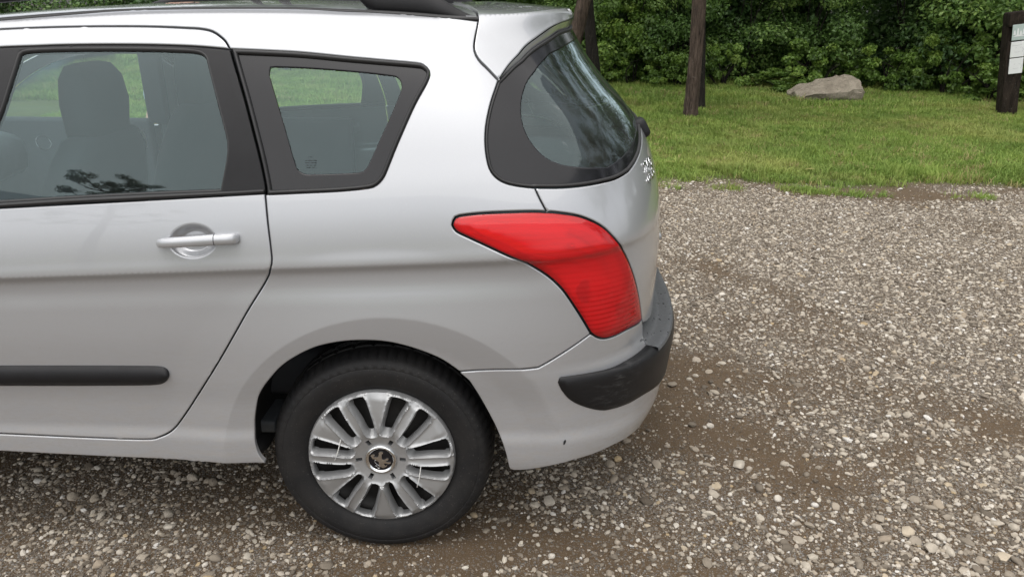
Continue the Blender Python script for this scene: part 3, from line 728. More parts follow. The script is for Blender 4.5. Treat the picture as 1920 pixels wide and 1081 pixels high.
# wiper: pivot cap on the foot of the glass with a stub arm
def wiper():
    s0 = SREF*.80; v0 = 1.128
    p, n = S(s0, v0), Sn(s0, v0); p = on_y(1166, 263, .62); n = np.array([.86, 0, .5])
    bm = bmesh.new()
    prof = [(.030, 0.0), (.030, .008), (.027, .018), (.022, .030), (.0001, .034)]
    q = Vector(n).to_track_quat('Z', 'Y').to_matrix()
    rings = bm_lathe(bm, prof, 20, 'Z')
    for v in bm.verts: v.co = q@Vector((v.co.x*.8, v.co.y, v.co.z))+Vector(p)
    bm_box(bm, Vector(p)+Vector(n)*.028+Vector((.012, .0, .012)), (.05, .045, .040), .014, 3, q)
    w_ = bm_obj('wiper', bm, MAT['trim'], TAILGATE, True, 40); w_.data.transform(Matrix.Translation(-Vector(p))); w_.data.transform(Matrix.Scale(1.4, 4)); w_.data.transform(Matrix.Translation(Vector(p)))
    return w_
WIP = wiper()
def badge():
    cu = bpy.data.curves.new('model_number', 'FONT'); cu.body = '308'; cu.size = .082; cu.extrude = .0012; cu.align_x = 'CENTER'
    tmp = bpy.data.objects.new('tmp', cu); me = bpy.data.meshes.new_from_object(tmp); bpy.data.objects.remove(tmp)
    c = np.array(inv(1214, 318)); 
    for v in me.vertices:
        x, y, z = v.co; s, vv = c[0]+.02+x*1.0, c[1]-.028+y*.9; n = Sn(s, vv); p = S(s, vv)+n*(z+.003); v.co = p
    o = bpy.data.objects.new('model_number', me); me.materials.append(MAT['chrome']); link(o, TAILGATE); return o
badge()
# tailgate handle bar / number plate housing on the rear (seen edge-on)
bm = bmesh.new(); ss = np.linspace(SREF*.74, SREF*1.26, 40); bm_tube(bm, S(ss, np.full(40, .80))-Sn(ss, np.full(40, .80))*.004, .012, 8); bm_obj('tailgate_trim', bm, MAT['paint'], TAILGATE)

# ---- rear bumper: painted skin, black corner strip, wet black step
cor = inv(1213, 649.5)
bump_o = joinc(Cg['bg'][::-1], Cg['lb'][::-1][1:-1], curve_px([(1203.5, 597), (1206, 607)]), curve_sv([inv(1206, 607), (cor[0]+.035, .592)]),
   curve_sv([(cor[0]+.035, .592), (2*SREF-cor[0]-.035, .592)], .02), mirror_tail(joinc(Cg['bg'][::-1], Cg['lb'][::-1][1:-1], curve_px([(1203.5, 597), (1206, 607)]))),
   mirror_tail(joinc(Cg['bb'][::-1], Cg['arb'][::-1])), curve_sv([(2*SREF-Cg['bb'][-1][0], Cg['bb'][-1][1]), (SREF+.45, Cg['bb'][-1][1]-.004), (SREF, Cg['bb'][-1][1]-.006), (SREF-.45, Cg['bb'][-1][1]-.004), Cg['bb'][-1]], .02), Cg['bb'][::-1], Cg['arb'][::-1])
BUMPER = panel('rear_bumper', bump_o, [], MAT['paint'], CAR, step=.02)
rub_end = inv(1242, 706)
s_r = max(cor[0], rub_end[0])+.06
rub_o = joinc(Cg['rub'], curve_sv([cor, (s_r+.05, .578), (s_r+.42, .578)], .01), curve_sv([(s_r+.42, .578), (s_r+.42, .49)], .01), curve_sv([(s_r+.42, .49), (s_r, .49), rub_end], .01), Cg['rubl'])
def rub_dz(s, v):
    Q = np.stack([np.ravel(s), np.ravel(v)], -1); d = polydist(rub_o, Q); return (.009*(1-np.exp(-d/.010))).reshape(np.shape(s))
RUBS = panel('bumper_strip', rub_o, [], MAT['rub'], BUMPER, gap=-.0008, off=.001, dz=rub_dz, step=.010, flange=.01, drop=.0)
def chip(pts, nm):
    c = joinc(curve_px(pts+[pts[0]], .003)); return panel(nm, c, [], MAT['gap'], BUMPER, gap=0, off=.0006, flange=0, drop=0, edge=.0005, step=.01)
chip([(1056, 832), (1057, 826), (1060, 823.5), (1061.5, 826), (1060, 830), (1057.5, 833.5)], 'paint_chip')
# step plate: from the tailgate foot out to the rolled rear edge
def ledge():
    ss = np.linspace(cor[0]+.006, 2*SREF-cor[0]-.006, 110); rows = []
    for (v, o, dzz) in [(.600, -.02, .004), (.592, .0, .003), (.586, 0, .001), (.583, 0, .0015), (.580, .0, .004), (.577, .0005, .008), (.574, .003, .009), (.570, .0045, .004), (.562, .005, .0), (.551, .005, -.002), (.531, .004, -.004)]:
        p = S(ss, np.full(len(ss), v)); n = Sn(ss, np.full(len(ss), .55)); q = p+n*o; q[:, 2] = q[:, 2]+dzz; rows.append(q)
    n = len(ss); F = [(r*n+i, r*n+i+1, (r+1)*n+i+1, (r+1)*n+i) for r in range(len(rows)-1) for i in range(n-1)]
    return mesh_obj('bumper_step', np.concatenate(rows), F, MAT['ledge'], BUMPER)
LEDGE = ledge()

# ---- roof: skin, ditch strip, rails
ro = joinc(curve_sv([Cg['gut'][0]+np.array([0, .017]), (Cg['gut'][0][0], 2.119)], .03), curve_sv([(Cg['gut'][0][0], 2.119), (sg[0]+.015, 2.119)], .03), curve_sv([(sg[0]+.015, 2.119), (sg[0]+.004, 1.6), (sg[0]-.001, sg[1]+.017)], .03), (Cg['gut'][::-1]+np.array([0, .017])))
ROOF = panel('roof', ro, [], MAT['paint'], CAR, gap=.001, step=.03, flange=.012); FAR.append(ROOF)
DIT = ribbon('roof_seam_strip', Cg['gut']+np.array([0, .0012]), Cg['gut']+np.array([0, .0175]), MAT['rubber'], ROOF, -.001, -.001, False, .003, .006); FAR.append(DIT)
def rail():
    bm = bmesh.new(); g = Cg['gut']; f = lambda x: float(np.interp(x, g[:, 0], g[:, 1])); secs = []
    xs = np.concatenate([np.linspace(gut_end[0]-.003, -.02, 16), np.linspace(-.045, -1.10, 22), np.linspace(-1.13, -1.34, 8)])
    for x in xs:
        s = x; v = f(max(x, g[0, 0]))+.008; p = S(s, v); 
        ramp_r = float(smoothstep(gut_end[0], gut_end[0]-.24, s)); ramp_f = float(smoothstep(-1.34, -1.08, s)) 
        topz = .004+.060*min(ramp_r, ramp_f)
        foot = max(float(smoothstep(-.06, .0, s)), 1-float(smoothstep(-1.14, -1.06, s)))
        botz = (topz-.026)*(1-foot)+(-.006)*foot
        wdt = .017*min(1, .35+ramp_r)*min(1, .5+ramp_f)
        yy = p[1]+.012+.010*ramp_r; ring = []
        for k in range(12):
            a = 2*math.pi*k/12; c_, s_ = math.cos(a), math.sin(a); t = (s_*.5+.5)
            ring.append(bm.verts.new((p[0], yy+c_*wdt*(1.15-.35*t)+.010*t, p[2]+botz+(topz-botz)*t)))
        secs.append(ring)
    for A, B in zip(secs[:-1], secs[1:]):
        for k in range(12): bm.faces.new((A[k], A[(k+1) % 12], B[(k+1) % 12], B[k]))
    bm.faces.new(secs[0]); bm.faces.new(secs[-1][::-1])
    return bm_obj('roof_rail', bm, MAT['trim'], ROOF, True, 60)
RAIL = rail(); FAR.append(RAIL)
# ------------------------------------------------------------------ wheels
def tyre_mesh():
    bm = bmesh.new(); n = 288
    prof = [(.200, .030), (.203, .016), (.2105, .006), (.214, .0045), (.2165, .0015), (.224, -.003), (.238, -.0075), (.258, -.0105), (.274, -.0095), (.2765, -.0078), (.2785, -.0085), (.290, -.0045), (.2985, .003), (.3045, .013),
            (.3085, .022), (.3115, .032), (.3135, .045), (.314, .058), (.306, .060), (.306, .068), (.3148, .070), (.3155, .092), (.3075, .094), (.3075, .103), (.3157, .105)]
    prof += [(r, .215-h) for r, h in prof[::-1]]
    rings = []
    for j, (r, h) in enumerate(prof):
        ring = []
        for k in range(n):
            rr = r; a = 2*math.pi*k/n
            if .300 < r and (k % 4 == 0) and h < .057: rr -= .0045*min(1, (r-.298)/.010)       # shoulder sipes
            if .300 < r and (k % 4 == 2) and h > .158: rr -= .0045*min(1, (r-.298)/.010)
            if .3145 <= r and (k % 8 == (3 if h < .107 else 6)): rr -= .005
            hq = h-(.0011 if (.279 < r < .300 and k % 4 < 2) else 0.0) if h < .1 else h
            z = math.sin(a)*rr
            if z < -.300: z = -.300-(-.300-z)*.35                                                       # flattened where it stands
            ring.append(bm.verts.new((math.cos(a)*rr, hq, z)))
        rings.append(ring)
    for A, B in zip(rings[:-1], rings[1:]):
        for k in range(n): bm.faces.new((A[k], A[(k+1) % n], B[(k+1) % n], B[k]))
    return bm
RH = .2085
def hub_h(x, z):
    r = np.hypot(x, z)/RH
    return .004+.016*(1-np.clip(r, 0, 1)**2.2)-.010*np.exp(-(r/.30)**4)
def opening(k):
    a0 = math.radians(16+30*k); sk = math.radians(3 if k % 2 else -3); w0, w1 = (.058, .122) if k % 2 else (.066, .140); r0, r1 = (.39, .925) if k % 2 else (.41, .93)
    pts = []
    for t in np.linspace(0, 1, 9): pts.append((r0+(r1-r0)*t, -(w0+(w1-w0)*t**1.2)))
    for t in np.linspace(0, 1, 5)[1:-1]: pts.append((r1+.012*math.sin(math.pi*t), -w1+2*w1*t))
    for t in np.linspace(1, 0, 9): pts.append((r0+(r1-r0)*t, (w0+(w1-w0)*t**1.2)*(.82 if t > .3 else .9)))
    for t in np.linspace(0, 1, 5)[1:-1]: pts.append((r0-.022*math.sin(math.pi*t), w0*(1-2*t)))
    P = np.array(pts); P = np.vstack([P, P[:1]])
    P = resample(P, .03)[:-1]
    P = .25*np.roll(P, 1, 0)+.5*P+.25*np.roll(P, -1, 0)
    ang = a0+P[:, 1]/P[:, 0]+sk*(P[:, 0]-.62)/.3
    return np.stack([P[:, 0]*np.cos(ang), P[:, 0]*np.sin(ang)], -1)*RH
OPEN = [opening(k) for k in range(12)]
def slot(k):
    a = math.radians(31+30*k); r = .295*RH if k % 2 else .315*RH; u = np.array([math.cos(a), math.sin(a)]); v = np.array([-u[1], u[0]]); (l, w) = ((.042, .026) if k % 2 else (.020, .020)); l *= RH; w *= RH
    return np.array([u*(r-l)-v*w, u*(r+l)-v*w*1.1, u*(r+l)+v*w*1.1, u*(r-l)+v*w])
SLOT = [slot(k) for k in range(1, 12, 2)]
CEN = np.array([o.mean(0) for o in OPEN])
def hubcap_mesh():
    circ = np.array([(math.cos(a)*RH, math.sin(a)*RH) for a in np.linspace(0, 2*math.pi, 160, endpoint=False)])
    holes = [o if area2(o) < 0 else o[::-1] for o in OPEN+SLOT]
    pts = []
    for h in OPEN:
        for d in (-.0015, -.0045, -.0075, -.011):
            q = inset(h, d); pts += list(q)
    for r in np.linspace(.03, .205, 30):
        m = max(24, int(2*math.pi*r/.006)); pts += [(r*math.cos(a), r*math.sin(a)) for a in np.linspace(0, 2*math.pi, m, endpoint=False)]
    pts = np.array(pts); ok = np.hypot(*pts.T) < RH-.001
    for h in holes: ok &= ~inside(h, pts) & (polydist(h, pts) > .0011)
    nv, T = triangulate([circ]+holes, pts[ok])
    D = np.full(len(nv), 1e9)
    for h in OPEN: D = np.minimum(D, polydist(h, nv))
    r = np.hypot(*nv.T)/RH
    # raised welts along the openings; the faces between them dish slightly
    rid = .0046*np.exp(-((D-.0045)/.0026)**2)*smoothstep(.30, .42, r)*(1-smoothstep(.93, .985, r))-.004*np.exp(-(D/.002)**2)
    ph = ((np.degrees(np.arctan2(nv[:, 1], nv[:, 0]))-16)/30) % 1.0; saw = np.where(ph < .33, ph/.33, (1-ph)/.67)
    rid = rid+.0085*saw*smoothstep(.32, .5, r)*(1-smoothstep(.90, .97, r))
    rim = .004*np.exp(-((r-.975)/.02)**2)
    y = -(hub_h(nv[:, 0], nv[:, 1])+rid+rim)
    y = y+.012*smoothstep(.975, 1.0, r)
    V = [(a, c, b) for (a, b), c in zip(nv, y)]; F = []
    from collections import Counter
    ec = Counter()
    for t in T:
        t = list(t)
        if np.cross(nv[t[1]]-nv[t[0]], nv[t[2]]-nv[t[0]]) < 0: t[1], t[2] = t[2], t[1]
        F.append(tuple(t))
        for e in ((t[0], t[1]), (t[1], t[2]), (t[2], t[0])): ec[(min(e), max(e))] += 1
    mp = {}
    for t in list(F):
        for e in ((t[0], t[1]), (t[1], t[2]), (t[2], t[0])):
            if ec[(min(e), max(e))] == 1:
                for i in e:
                    if i not in mp:
                        c = np.array(V[i]); rr = math.hypot(c[0], c[2]); sh = 1.0 if rr > RH*.99 else .985
                        cc = np.array([c[0], c[2]])
                        if rr < RH*.93 and rr > RH*.36: m_ = CEN[np.argmin(np.hypot(*(CEN-cc).T))]; cc = cc+(m_-cc)*.20
                        mp[i] = len(V); V.append((cc[0], c[1]+(.020 if rr < RH*.99 else .012), cc[1]))
                F.append((e[0], mp[e[0]], mp[e[1]], e[1]))
    return V, F
def make_wheel(parent):
    bm = bmesh.new()                                     # pressed steel disc and rim barrel behind the cover
    bm_lathe(bm, [(.02, .030), (.07, .030), (.09, .042), (.13, .040), (.165, .050), (.19, .045), (.205, .03), (.2075, .010), (.212, .006), (.208, .012), (.206, .06), (.19, .07), (.19, .20)], 72)
    wh = bm_obj('wheel', bm, MAT['steel'], parent, True, 40)
    bm_obj('tyre', tyre_mesh(), MAT['tyre'], wh, True, 35)
    V, F = hubcap_mesh(); hc = mesh_obj('wheel_cover', V, F, MAT['hubcap'], wh); hc.data.set_sharp_from_angle(angle=math.radians(42))
    bm = bmesh.new(); bm_lathe(bm, [(.0445, -.008), (.0440, -.0165), (.0410, -.0190), (.0375, -.0185), (.0345, -.0150), (.0335, -.0145)], 48); bm_obj('centre_ring', bm, MAT['chrome'], wh)
    bm = bmesh.new(); bm_lathe(bm, [(.0340, -.0150), (.02, -.0158), (.0004, -.0160)], 40); bm_obj('centre_disc', bm, MAT['frit'], wh)
    L = [(270, 435), (310, 410), (345, 395), (395, 405), (398, 435), (365, 455), (372, 478), (430, 480), (495, 478), (510, 430), (525, 370), (515, 350), (545, 325), (600, 312), (650, 335), (640, 375), (605, 385), (598, 450), (602, 540), (650, 555), (690, 545), (735, 510), (790, 515), (795, 555), (730, 590), (700, 605), (760, 625), (860, 630), (862, 660), (800, 685), (720, 670), (668, 660), (665, 700), (700, 740), (738, 712), (750, 735), (690, 785), (640, 805), (590, 795), (545, 760), (510, 745), (505, 690), (515, 640), (495, 610), (440, 590), (405, 560), (385, 545), (325, 530), (300, 480)]
    Q = np.array([((x-565)/350*.0335, -(y-570)/315*.0335) for x, y in L]); nv, T = triangulate([Q], [])
    n = len(nv); V = [(a, -.0178, b) for a, b in nv]+[(a, -.0155, b) for a, b in nv]; F = [tuple(t) for t in T]+[(i, (i+1) % len(Q), n+(i+1) % len(Q), n+i) for i in range(len(Q))]
    mesh_obj('lion_emblem', V, F, MAT['chrome'], wh, False)
    tl = [(415, 575), (380, 610), (400, 650), (450, 700), (510, 750), (530, 790), (500, 815), (460, 800), (440, 760), (410, 740)]
    bm = bmesh.new(); bm_tube(bm, [((x-565)/350*.0335, -.0168, -(y-570)/315*.0335) for x, y in crom(tl, 4)], .0010, 6); bm_obj('emblem_tail', bm, MAT['chrome'], wh)
    return wh
def tie(wh, x0, z0, x1, z1):
    bm = bmesh.new(); pts = []
    for t in np.linspace(0, 1, 9):
        x, z = x0+(x1-x0)*t, z0+(z1-z0)*t; pts.append((x+.002*math.sin(math.pi*t), -(float(hub_h(x, z))+.0065+.004*math.sin(math.pi*t)), z))
    pts = [(x0, .006, z0+.001)]+pts+[(x1, .006, z1-.001)]
    bm_tube(bm, pts, .0014, 6); bm_obj('cable_tie', bm, MAT['white'], wh)
WY = .052
WHEEL = make_wheel(CAR); WHEEL.location = (0, WY, ZHUB); WHEEL.rotation_euler = (math.radians(-1.4), 0, 0)
kids = list(WHEEL.children)
tie(WHEEL, -.106, .070, -.128, .000); tie(WHEEL, .114, -.004, .100, -.084)
def wheel_copy(x, far):
    w = WHEEL.copy(); link(w, CAR); w.location = (x, 2*YC-WY if far else WY, ZHUB); w.rotation_euler = (math.radians(-1.4), 0, math.pi if far else 0)
    for c in kids:
        k = c.copy(); link(k, w)
    return w
for x, far in ((0, True), (-WB, False), (-WB, True)): wheel_copy(x, far)
# wheel-arch liners and floor pan
def liner(xc, far, R=.392):
    bm = bmesh.new(); sg_ = -1 if far else 1; y0 = (2*YC-.045) if far else .045; rings = []
    angs = np.linspace(math.radians(-3), math.radians(183), 40)
    for d, rr in ((0.0, R-.008), (.004, R+.004), (.05, R+.012), (.30, R+.006), (.31, .02)):
        rings.append([bm.verts.new((xc+math.cos(a)*rr*(1.0 if abs(math.cos(a)) < .9 else 1.0), y0+sg_*d, ZHUB+math.sin(a)*rr)) for a in angs])
    for A, B in zip(rings[:-1], rings[1:]):
        for k in range(len(A)-1): bm.faces.new((A[k], A[k+1], B[k+1], B[k]))
    return bm_obj('wheel_arch_liner', bm, MAT['gap'], CAR)
for xc in (.008, -WB+.008):
    for far in (False, True): liner(xc, far)
bm = bmesh.new(); bm_box(bm, (-1.35, YC, .24), (1.95, 1.46, .05), .02, 1); bm_obj('floor_pan', bm, MAT['gap'], CAR)
bm = bmesh.new(); bm_box(bm, (.42, YC, .34), (.46, 1.30, .06), .02, 1); bm_obj('boot_floor', bm, MAT['gap'], CAR)
bm = bmesh.new(); bm_tube(bm, [(0, .25, .27), (0, 1.56, .27)], .045, 12); bm_obj('rear_axle', bm, MAT['gap'], CAR)
# ------------------------------------------------------------------ front half of the car (outside the picture)
fe = frontedge                                                    # rear door's front edge, low -> top
A_TOP = curve_sv([dl_top, (-1.6, 1.41), (-1.85, 1.32), (-2.08, 1.18), (-2.26, 1.03)], .03, True)
f_out = joinc(fe[::-1], curve_sv([fe[0], (-2.26, fe[0][1]+.01)], .03), curve_sv([(-2.26, fe[0][1]+.01), (-2.29, .6), (-2.30, .85), (-2.26, 1.03)], .03, True), A_TOP[::-1])
fw_hole = joinc(curve_sv([(DF+.03, 1.045), (DF+.07, 1.25), (-1.22, 1.385)], .02, True), curve_sv([(-1.22, 1.385), (-1.55, 1.375), (-1.80, 1.29), (-2.02, 1.15), (-2.14, 1.04)], .02, True), curve_sv([(-2.14, 1.04), (-1.7, 1.045), (DF+.03, 1.045)], .03))
fw_hole = joinc(curve_sv([(-1.315, 1.05), (-1.28, 1.25), (-1.265, 1.375)], .02, True), curve_sv([(-1.265, 1.375), (-1.56, 1.365), (-1.80, 1.285), (-2.02, 1.15), (-2.14, 1.05)], .02, True), curve_sv([(-2.14, 1.05), (-1.315, 1.05)], .03))
FD = panel('front_door', f_out, [fw_hole], MAT['paint'], CAR, step=.05); FAR.append(FD)
FAR.append(ribbon('side_moulding', curve_sv([(-1.275, .597), (-2.12, .590)], .02), curve_sv([(-1.275, .548), (-2.12, .541)], .02), MAT['trim'], FD, .002, .002, False, .013, .006))
FAR.append(panel('window_pane', fw_hole, [], MAT['glass'], FD, gap=0, off=-.007, flange=0, step=.06, drop=0))
FAR.append(panel('front_sill', joinc(curve_sv([fe[0], (-2.28, fe[0][1])], .04), curve_sv([(-2.28, fe[0][1]), (-2.30, .21)], .04), curve_sv([(-2.30, .21), Cg['sill'][0]], .04), curve_sv([Cg['sill'][0], fe[0]])), [], MAT['paint'], CAR, step=.05))
A_OUT = curve_sv([Cg['gut'][0], (-1.6, Cg['gut'][0][1]-.012), (-1.87, 1.385), (-2.12, 1.235), (-2.36, 1.03)], .03, True)
FAR.append(panel('windscreen_pillar', joinc(A_OUT, curve_sv([(-2.36, 1.03), (-2.26, 1.03)], .02), A_TOP[::-1]), [], MAT['paint'], CAR, step=.04))
arcf = [(-WB+.375*math.cos(a), ZHUB+.375*math.sin(a)) for a in np.linspace(math.radians(-12), math.radians(190), 40)]
fen = joinc(curve_sv([(-2.31, .21), (-2.31, .85), (-2.27, 1.03), (-2.36, 1.03)], .04), curve_sv([(-2.36, 1.03), (-2.7, .96), (-3.05, .90), (-3.26, .80)], .04, True), curve_sv([(-3.26, .80), (-3.28, .5), (-3.2, .24)], .04), curve_sv([(-3.2, .24), arcf[-1]], .04), np.array(arcf)[::-1])
FAR.append(panel('front_wing', fen, [], MAT['paint'], CAR, step=.05))
def screen():
    c = A_OUT[6:]; n = len(c); P = S(c[:, 0], c[:, 1])-Sn(c[:, 0], c[:, 1])*.006; m = 15; V = []; F = []
    for p in P:
        for j in range(m):
            t = j/(m-1); V.append((p[0]-.13*math.sin(math.pi*t), p[1]*(1-t)+(2*YC-p[1])*t, p[2]+.035*math.sin(math.pi*t)))
    for i in range(n-1):
        for j in range(m-1): F.append((i*m+j, i*m+j+1, (i+1)*m+j+1, (i+1)*m+j))
    mesh_obj('windscreen', V, F, MAT['glass'], CAR)
screen()
def bonnet():
    V = []; F = []; m = 21; rows = []
    for k, (s, v) in enumerate([(-2.34, 1.03), (-2.5, 1.0), (-2.7, .96), (-2.9, .925), (-3.05, .90), (-3.2, .84), (-3.27, .78), (-3.28, .6), (-3.26, .4), (-3.22, .26)]):
        p = S(s, v); dome = [.07, .085, .09, .085, .075, .05, .03, 0, 0, 0][k]; fwd = [.12, .13, .15, .17, .20, .25, .28, .31, .31, .28][k]
        for j in range(m):
            t = j/(m-1); b = 1-abs(2*t-1)**2.6; V.append((p[0]-fwd*b, p[1]*(1-t)+(2*YC-p[1])*t, p[2]+dome*b))
    n = 10
    F = [(i*m+j, i*m+j+1, (i+1)*m+j+1, (i+1)*m+j) for i in range(n-1) for j in range(m-1)]
    mesh_obj('bonnet', V, F, MAT['paint'], CAR)
bonnet()
# ------------------------------------------------------------------ cabin
def part_box(name, boxes, mat_, parent=CAR):
    bm = bmesh.new()
    for c, s, b, r in boxes: bm_box(bm, c, s, b, 3, r)
    return bm_obj(name, bm, mat_, parent, True, 50)
def loft(name, secs, mat_, parent, n=16, p=.55):
    """stack of rounded-rectangle sections: (centre, half x-dir vector, half y-dir vector)"""
    bm = bmesh.new(); R = []
    for c, hx, hy in secs:
        ring = []
        for k in range(n):
            a = 2*math.pi*k/n; cx = math.copysign(abs(math.cos(a))**p, math.cos(a)); sy_ = math.copysign(abs(math.sin(a))**p, math.sin(a))
            ring.append(bm.verts.new(Vector(c)+Vector(hx)*cx+Vector(hy)*sy_))
        R.append(ring)
    for A, B in zip(R[:-1], R[1:]):
        for k in range(n): bm.faces.new((A[k], A[(k+1) % n], B[(k+1) % n], B[k]))
    bm.faces.new(R[0]); bm.faces.new(R[-1][::-1]); return bm_obj(name, bm, mat_, parent)
def seat(y, xb=-.93):
    b = loft('front_seat', [((xb-.13, y, .50), (.05, 0, 0), (0, .20, 0)), ((xb-.12, y, .55), (.085, 0, 0), (0, .25, 0)), ((xb-.06, y, .75), (.085, 0, 0), (0, .265, 0)), ((xb-.01, y, .95), (.075, 0, 0), (0, .25, 0)), ((xb+.025, y, 1.07), (.062, 0, 0), (0, .215, 0)), ((xb+.035, y, 1.125), (.05, 0, 0), (0, .165, 0)), ((xb+.036, y, 1.14), (.02, 0, 0), (0, .10, 0))], MAT['seat'], CAR)
    h = loft('headrest', [((xb+.03, y, 1.095), (.025, 0, 0), (0, .08, 0)), ((xb+.03, y, 1.13), (.05, 0, 0), (0, .125, 0)), ((xb+.035, y, 1.22), (.055, 0, 0), (0, .135, 0)), ((xb+.035, y, 1.29), (.048, 0, 0), (0, .125, 0)), ((xb+.032, y, 1.325), (.03, 0, 0), (0, .10, 0)), ((xb+.03, y, 1.332), (.01, 0, 0), (0, .06, 0))], MAT['seat'], b)
    loft('seat_cushion', [((xb-.62, y, .50), (.02, 0, .0), (0, .2, 0)), ((xb-.60, y, .53), (.03, 0, .06), (0, .25, 0)), ((xb-.4, y, .51), (.03, 0, .08), (0, .26, 0)), ((xb-.15, y, .48), (.03, 0, .08), (0, .25, 0))], MAT['seat'], b)
    return b
seat(.53); seat(1.285)
# rear bench with low headrests
for k, y in enumerate((.52, .9075, 1.295)):
    b = loft('rear_seat', [((-.16, y, .48), (.05, 0, 0), (0, .17, 0)), ((-.15, y, .55), (.075, 0, 0), (0, .192, 0)), ((-.06, y, .80), (.07, 0, 0), (0, .192, 0)), ((.0, y, .93), (.055, 0, 0), (0, .185, 0)), ((.01, y, .955), (.03, 0, 0), (0, .15, 0))], MAT['seat'], CAR)
    loft('headrest', [((.0, y, .93), (.03, 0, 0), (0, .07, 0)), ((.01, y, .965), (.045, 0, 0), (0, .115, 0)), ((.02, y, 1.02), (.045, 0, 0), (0, .12, 0)), ((.02, y, 1.05), (.03, 0, 0), (0, .10, 0)), ((.02, y, 1.057), (.01, 0, 0), (0, .06, 0))], MAT['seat'], b)
part_box('rear_seat_base', [((-.42, YC, .43), (.52, 1.22, .16), .05, None)], MAT['seat'])
part_box('boot_cover', [((.33, YC, .945), (.62, 1.42, .02), .008, None)], MAT['cabin'])
part_box('boot_carpet', [((.30, YC, .42), (.80, 1.42, .05), .02, None)], MAT['cabin'])
part_box('cabin_floor', [((-1.3, YC, .30), (1.9, 1.40, .04), .01, None)], MAT['cabin'])
part_box('centre_console', [((-1.25, YC, .50), (.95, .20, .32), .05, None)], MAT['cabin'])
dash = loft('dashboard', [((-2.06, .26, .86), (.24, 0, 0), (0, 0, .10)), ((-2.06, .40, .88), (.26, 0, 0), (0, 0, .13)), ((-2.03, .56, .90), (.28, 0, 0), (0, 0, .15)), ((-2.06, YC, .89), (.27, 0, 0), (0, 0, .14)), ((-2.06, 1.40, .88), (.26, 0, 0), (0, 0, .13)), ((-2.06, 1.56, .86), (.24, 0, 0), (0, 0, .10))], MAT['cabin'], CAR)
bm = bmesh.new(); c = Vector((-1.62, .53, .88)); ax = Vector((.90, 0, .42)).normalized(); ux = Vector((0, 1, 0)); uz = ax.cross(ux)
bm_tube(bm, [c+(ux*math.cos(a)+uz*math.sin(a))*.185 for a in np.linspace(0, 2*math.pi, 40, endpoint=False)], .014, 8, closed=True)
bm_obj('steering_wheel', bm, MAT['cabin'], CAR)
# inner door cards and pillar trims on both sides, headliner
for far in (0, 1):
    f = (lambda y: 2*YC-y) if far else (lambda y: y)
    part_box('door_card', [((-.83, f(.105), .70), (.88, .05, .62), .02, None)], MAT['cabin'])
    part_box('front_door_card', [((-1.78, f(.115), .70), (.95, .05, .60), .02, None)], MAT['cabin'])
    part_box('boot_side_trim', [((.26, f(.145), .86), (.70, .05, .26), .03, None)], MAT['cabin'])
    part_box('centre_pillar_trim', [((-1.235, f(.19), 1.20), (.09, .05, .46), .015, Matrix.Rotation(math.radians(-18 if not far else 18), 3, 'X')@Matrix.Rotation(math.radians(8), 3, 'Y'))], MAT['cabin'])
    if not far: part_box('rear_pillar_trim', [((-.325, f(.185), 1.22), (.055, .03, .44), .015, Matrix.Rotation(math.radians(-20 if not far else 20), 3, 'X')@Matrix.Rotation(math.radians(-12), 3, 'Y'))], MAT['cabin'])
part_box('headliner', [((-.50, YC, 1.425), (1.75, 1.22, .02), .008, None)], MAT['liner'])
# round tweeter vent with bright ring at the end of the dashboard, seen through the door pane
def vent():
    c = Vector(on_y(82, 268, .34)); bm = bmesh.new(); ax = Vector((.80, -.42, .40)).normalized(); u = ax.orthogonal().normalized(); w = ax.cross(u)
    bm_tube(bm, [c+(u*math.cos(a)+w*math.sin(a))*.020 for a in np.linspace(0, 2*math.pi, 32, endpoint=False)], .0016, 6, closed=True)
    return bm_obj('vent_ring', bm, MAT['chrome'], CAR)
vent()
# driver's belt buckle / pale card by the far seat
def card():
    bm = bmesh.new(); q = [on_y(231, 263, .85), on_y(262, 246, .85), on_y(268, 258, .85), on_y(272, 278, .85), on_y(236, 268, .85)]
    f = bm.faces.new([bm.verts.new(p) for p in q]); r = bmesh.ops.extrude_face_region(bm, geom=[f])
    for v in r['geom']:
        if isinstance(v, bmesh.types.BMVert): v.co += Vector((.0, .02, 0))
    return bm_obj('belt_stalk_cover', bm, MAT['paper'], CAR, False)
card()
# ------------------------------------------------------------------ far side: mirrored copies
_map = {}
for o in FAR:
    k = o.copy(); k.data = o.data; COL.objects.link(k)
    if o.parent in _map: k.parent = _map[o.parent]
    else:
        k.parent = o.parent; k.location = (0, 2*YC, 0); k.scale = (1, -1, 1)
    _map[o] = k
# ------------------------------------------------------------------ ground
def edge_y(x):            # where the gravel ends and the lawn begins
    x = np.asarray(x, float); return 5.34-.095*np.clip(x, -6, 6)+.10*np.sin(x*1.3+.6)+.07*np.sin(x*3.1)
# bare tyre tracks in the gravel, from the photograph, laid on the ground
TRACKS = [([(1180, 700), (1330, 700), (1500, 712), (1700, 740), (1960, 790)], .20), ([(1330, 500), (1450, 540), (1560, 600), (1700, 680)], .13), ([(1230, 760), (1330, 800), (1420, 830), (1500, 880)], .16),
          ([(900, 1000), (1050, 1000), (1200, 1040), (1300, 1075)], .16), ([(1880, 375), (1700, 368), (1500, 362)], .14), ([(1560, 900), (1700, 830), (1900, 800)], .10)]
TRK = [(np.array([on_z(*p)[:2] for p in pts]), w) for pts, w in TRACKS]
def seg_dist(P, x, y):
    d = np.full(np.shape(x), 1e9); x = np.asarray(x); y = np.asarray(y)
    for a, b in zip(P[:-1], P[1:]):
        e = b-a; t = np.clip(((x-a[0])*e[0]+(y-a[1])*e[1])/(e@e), 0, 1); d = np.minimum(d, np.hypot(x-a[0]-t*e[0], y-a[1]-t*e[1]))
    return d
